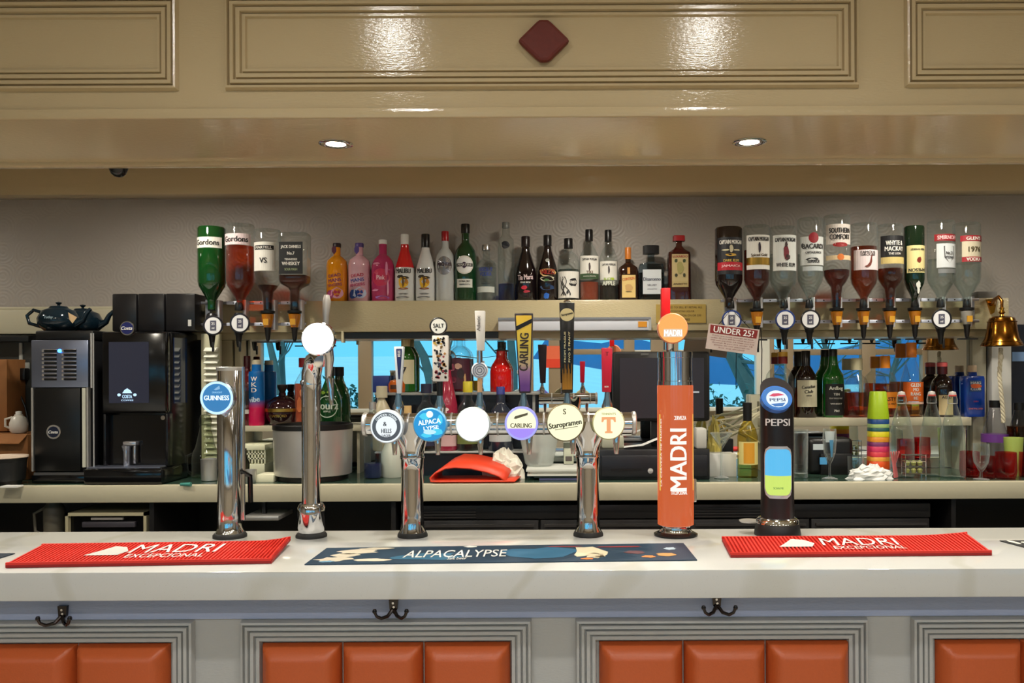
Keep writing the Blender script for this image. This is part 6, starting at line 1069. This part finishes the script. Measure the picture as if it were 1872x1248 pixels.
for i, s in enumerate(('LICENSED TO SELL BY RETAIL ALL', 'INTOXICATING LIQUOR', 'FOR CONSUMPTION ON OR OFF', 'THE PREMISES')): txt(s, P(1247, 562.5 + i * 7.5, BD - .0068), .009, mat((80, 56, 20), .5), t, w=(.18, .11, .17, .07)[i])
t = thing('age_notice', 'red and white age check notice hanging from an optic', 'notice', P(1339, 650, 3.55)); nd = 3.53; A = [P(1297, 592, nd), P(1389, 604, nd), P(1383, 651, nd), P(1290, 638, nd)]
def nmap(u, v, o): q = A[0] * (1 - u) * (1 - v) + A[1] * u * (1 - v) + A[2] * u * v + A[3] * (1 - u) * v; return q + Vector((0, o, 0))
V = A + [a + Vector((0, .004, 0)) for a in A]; ob('card', V, [(0, 1, 2, 3), (4, 7, 6, 5), (0, 4, 5, 1), (1, 5, 6, 2), (2, 6, 7, 3), (3, 7, 4, 0)], mat((196, 178, 170), .5), t)
ob('red_band', [nmap(u, v, -.0006) for u, v in ((.03, .04), (.97, .04), (.96, .36), (.04, .36))], [(0, 1, 2, 3)], mat((130, 30, 28), .5), t)
txt('UNDER 25?', (0, 0, 0), .24, WPR, t, w=.8, bold=.012, mp=lambda x, z: nmap(.5 + x, .2 - z, -.0014))
for i, s in enumerate(('If you are lucky enough to look', 'under 25 you will be asked to prove', 'that you are over 18 when you buy', 'alcohol. If you are under 18', 'please do not attempt to', 'buy any alcohol')): txt(s, (0, 0, 0), .055, mat((110, 40, 40), .5), t, bold=0, w=(.82, .86, .86, .8, .7, .5)[i], mp=lambda x, z, i=i: nmap(.5 + x, .44 + .09 * i - z, -.0014))
g = G(); top = P(1338, 566, OD - .03); g.tube([nmap(.18, .02, .002), top, nmap(.82, .02, .002)], .0018, 6); g.mk('cord', BLACK, t, True)
g = G(); g.tube([P(1391, 600, OD - .01), P(1393, 640, OD - .01), P(1392, 712, OD - .01)], .002, 6); g.mk('hanging_cord', BLACK, label='thin black cord hanging from the optics left of the cola badge', cat='cord', smooth=True)
# bell
bd_ = 3.56; c = P(1832, 636, bd_); t = thing('bar_bell', 'polished brass bar bell on a bracket with a rope pull', 'bell', c); s = bd_ / F
lathe('bell_body', c, [(1e-5, 54 * s), (14 * s, 54 * s), (21 * s, 51 * s), (24 * s, 44 * s), (26 * s, 28 * s), (29 * s, 14 * s), (34 * s, 5 * s), (36.5 * s, 1 * s), (36 * s, 0), (31 * s, 3 * s), (24 * s, 20 * s), (20 * s, 44 * s)], mat((150, 98, 34), .18, 1), t, n=48)
for q in (.006, .0135, .10): lathe('ring', c, [((34.5 - (q * 130 if q < .05 else 10)) * s, q), ((35.6 - (q * 130 if q < .05 else 9.6)) * s, q + .002), ((34.5 - (q * 130 if q < .05 else 10)) * s, q + .004)], BRASS, t, n=48)
lathe('crown', c, [(5 * s, 53 * s), (3 * s, 58 * s), (6 * s, 61 * s), (3 * s, 66 * s), (4.5 * s, 70 * s), (1e-5, 72 * s)], BRASS, t, n=18)
g = G(); g.tube([P(1832, 566, bd_), P(1832, 553, bd_), P(1826, 546, bd_ + .02), P(1818, 552, bd_ + .07), P(1816, 560, BD)], [.006, .007, .007, .009, .011], 12); g.mk('bracket', mat((150, 96, 40), .25, 1), t, True)
prism('wall_plate', [(X(1802, BD), Z(551, BD)), (X(1822, BD), Z(549, BD)), (X(1816, BD), Z(575, BD)), (X(1811, BD), Z(578, BD))], BD - .012, BD, BRASS, t)
g = G(); pts = [P(1830, 640, bd_), P(1829, 660, bd_), P(1827, 690, bd_), P(1830, 720, bd_), P(1833, 750, bd_), P(1834, 776, bd_)]
n = 40; cur = [];
def ip(u): a = u * (len(pts) - 1); i = min(int(a), len(pts) - 2); return pts[i].lerp(pts[i + 1], a - i)
for k_ in range(3): g.tube([ip(i / n) + Vector((.0045 * math.cos(i * .9 + k_ * 2.094), .0045 * math.sin(i * .9 + k_ * 2.094), 0)) for i in range(n + 1)], .005, 7)
g.mk('rope', mat((206, 196, 170), .8), t, True); lathe('knot', P(1830, 662, bd_), [(.006, 0), (.011, .008), (.011, .018), (.006, .026)], mat((214, 206, 184), .8), t, n=14)
box('wall_ledge_box', X(1782, 3.80), X(1818, 3.80), 3.77, 3.83, SZ + .0, Z(537, 3.80), mat((120, 116, 112), .5), label='small grey box on the beam beside the last upturned bottle', cat='box', bv=.004)
# orange poster on the window seen in the mirror
t = thing('window_poster', 'orange poster on the window, reflected beside the black tap handle', 'poster', (VXp(1012), RY0 + .03, VZp(672)))
box('sheet', VXp(1012) - .15, VXp(1012) + .13, RY0 + .025, RY0 + .03, VZp(672), VZp(632), mat((240, 110, 70), .5), t); box('print_band', VXp(1012) - .15, VXp(1012) + .13, RY0 + .03, RY0 + .032, VZp(672), VZp(656), mat((232, 66, 34), .5), t)
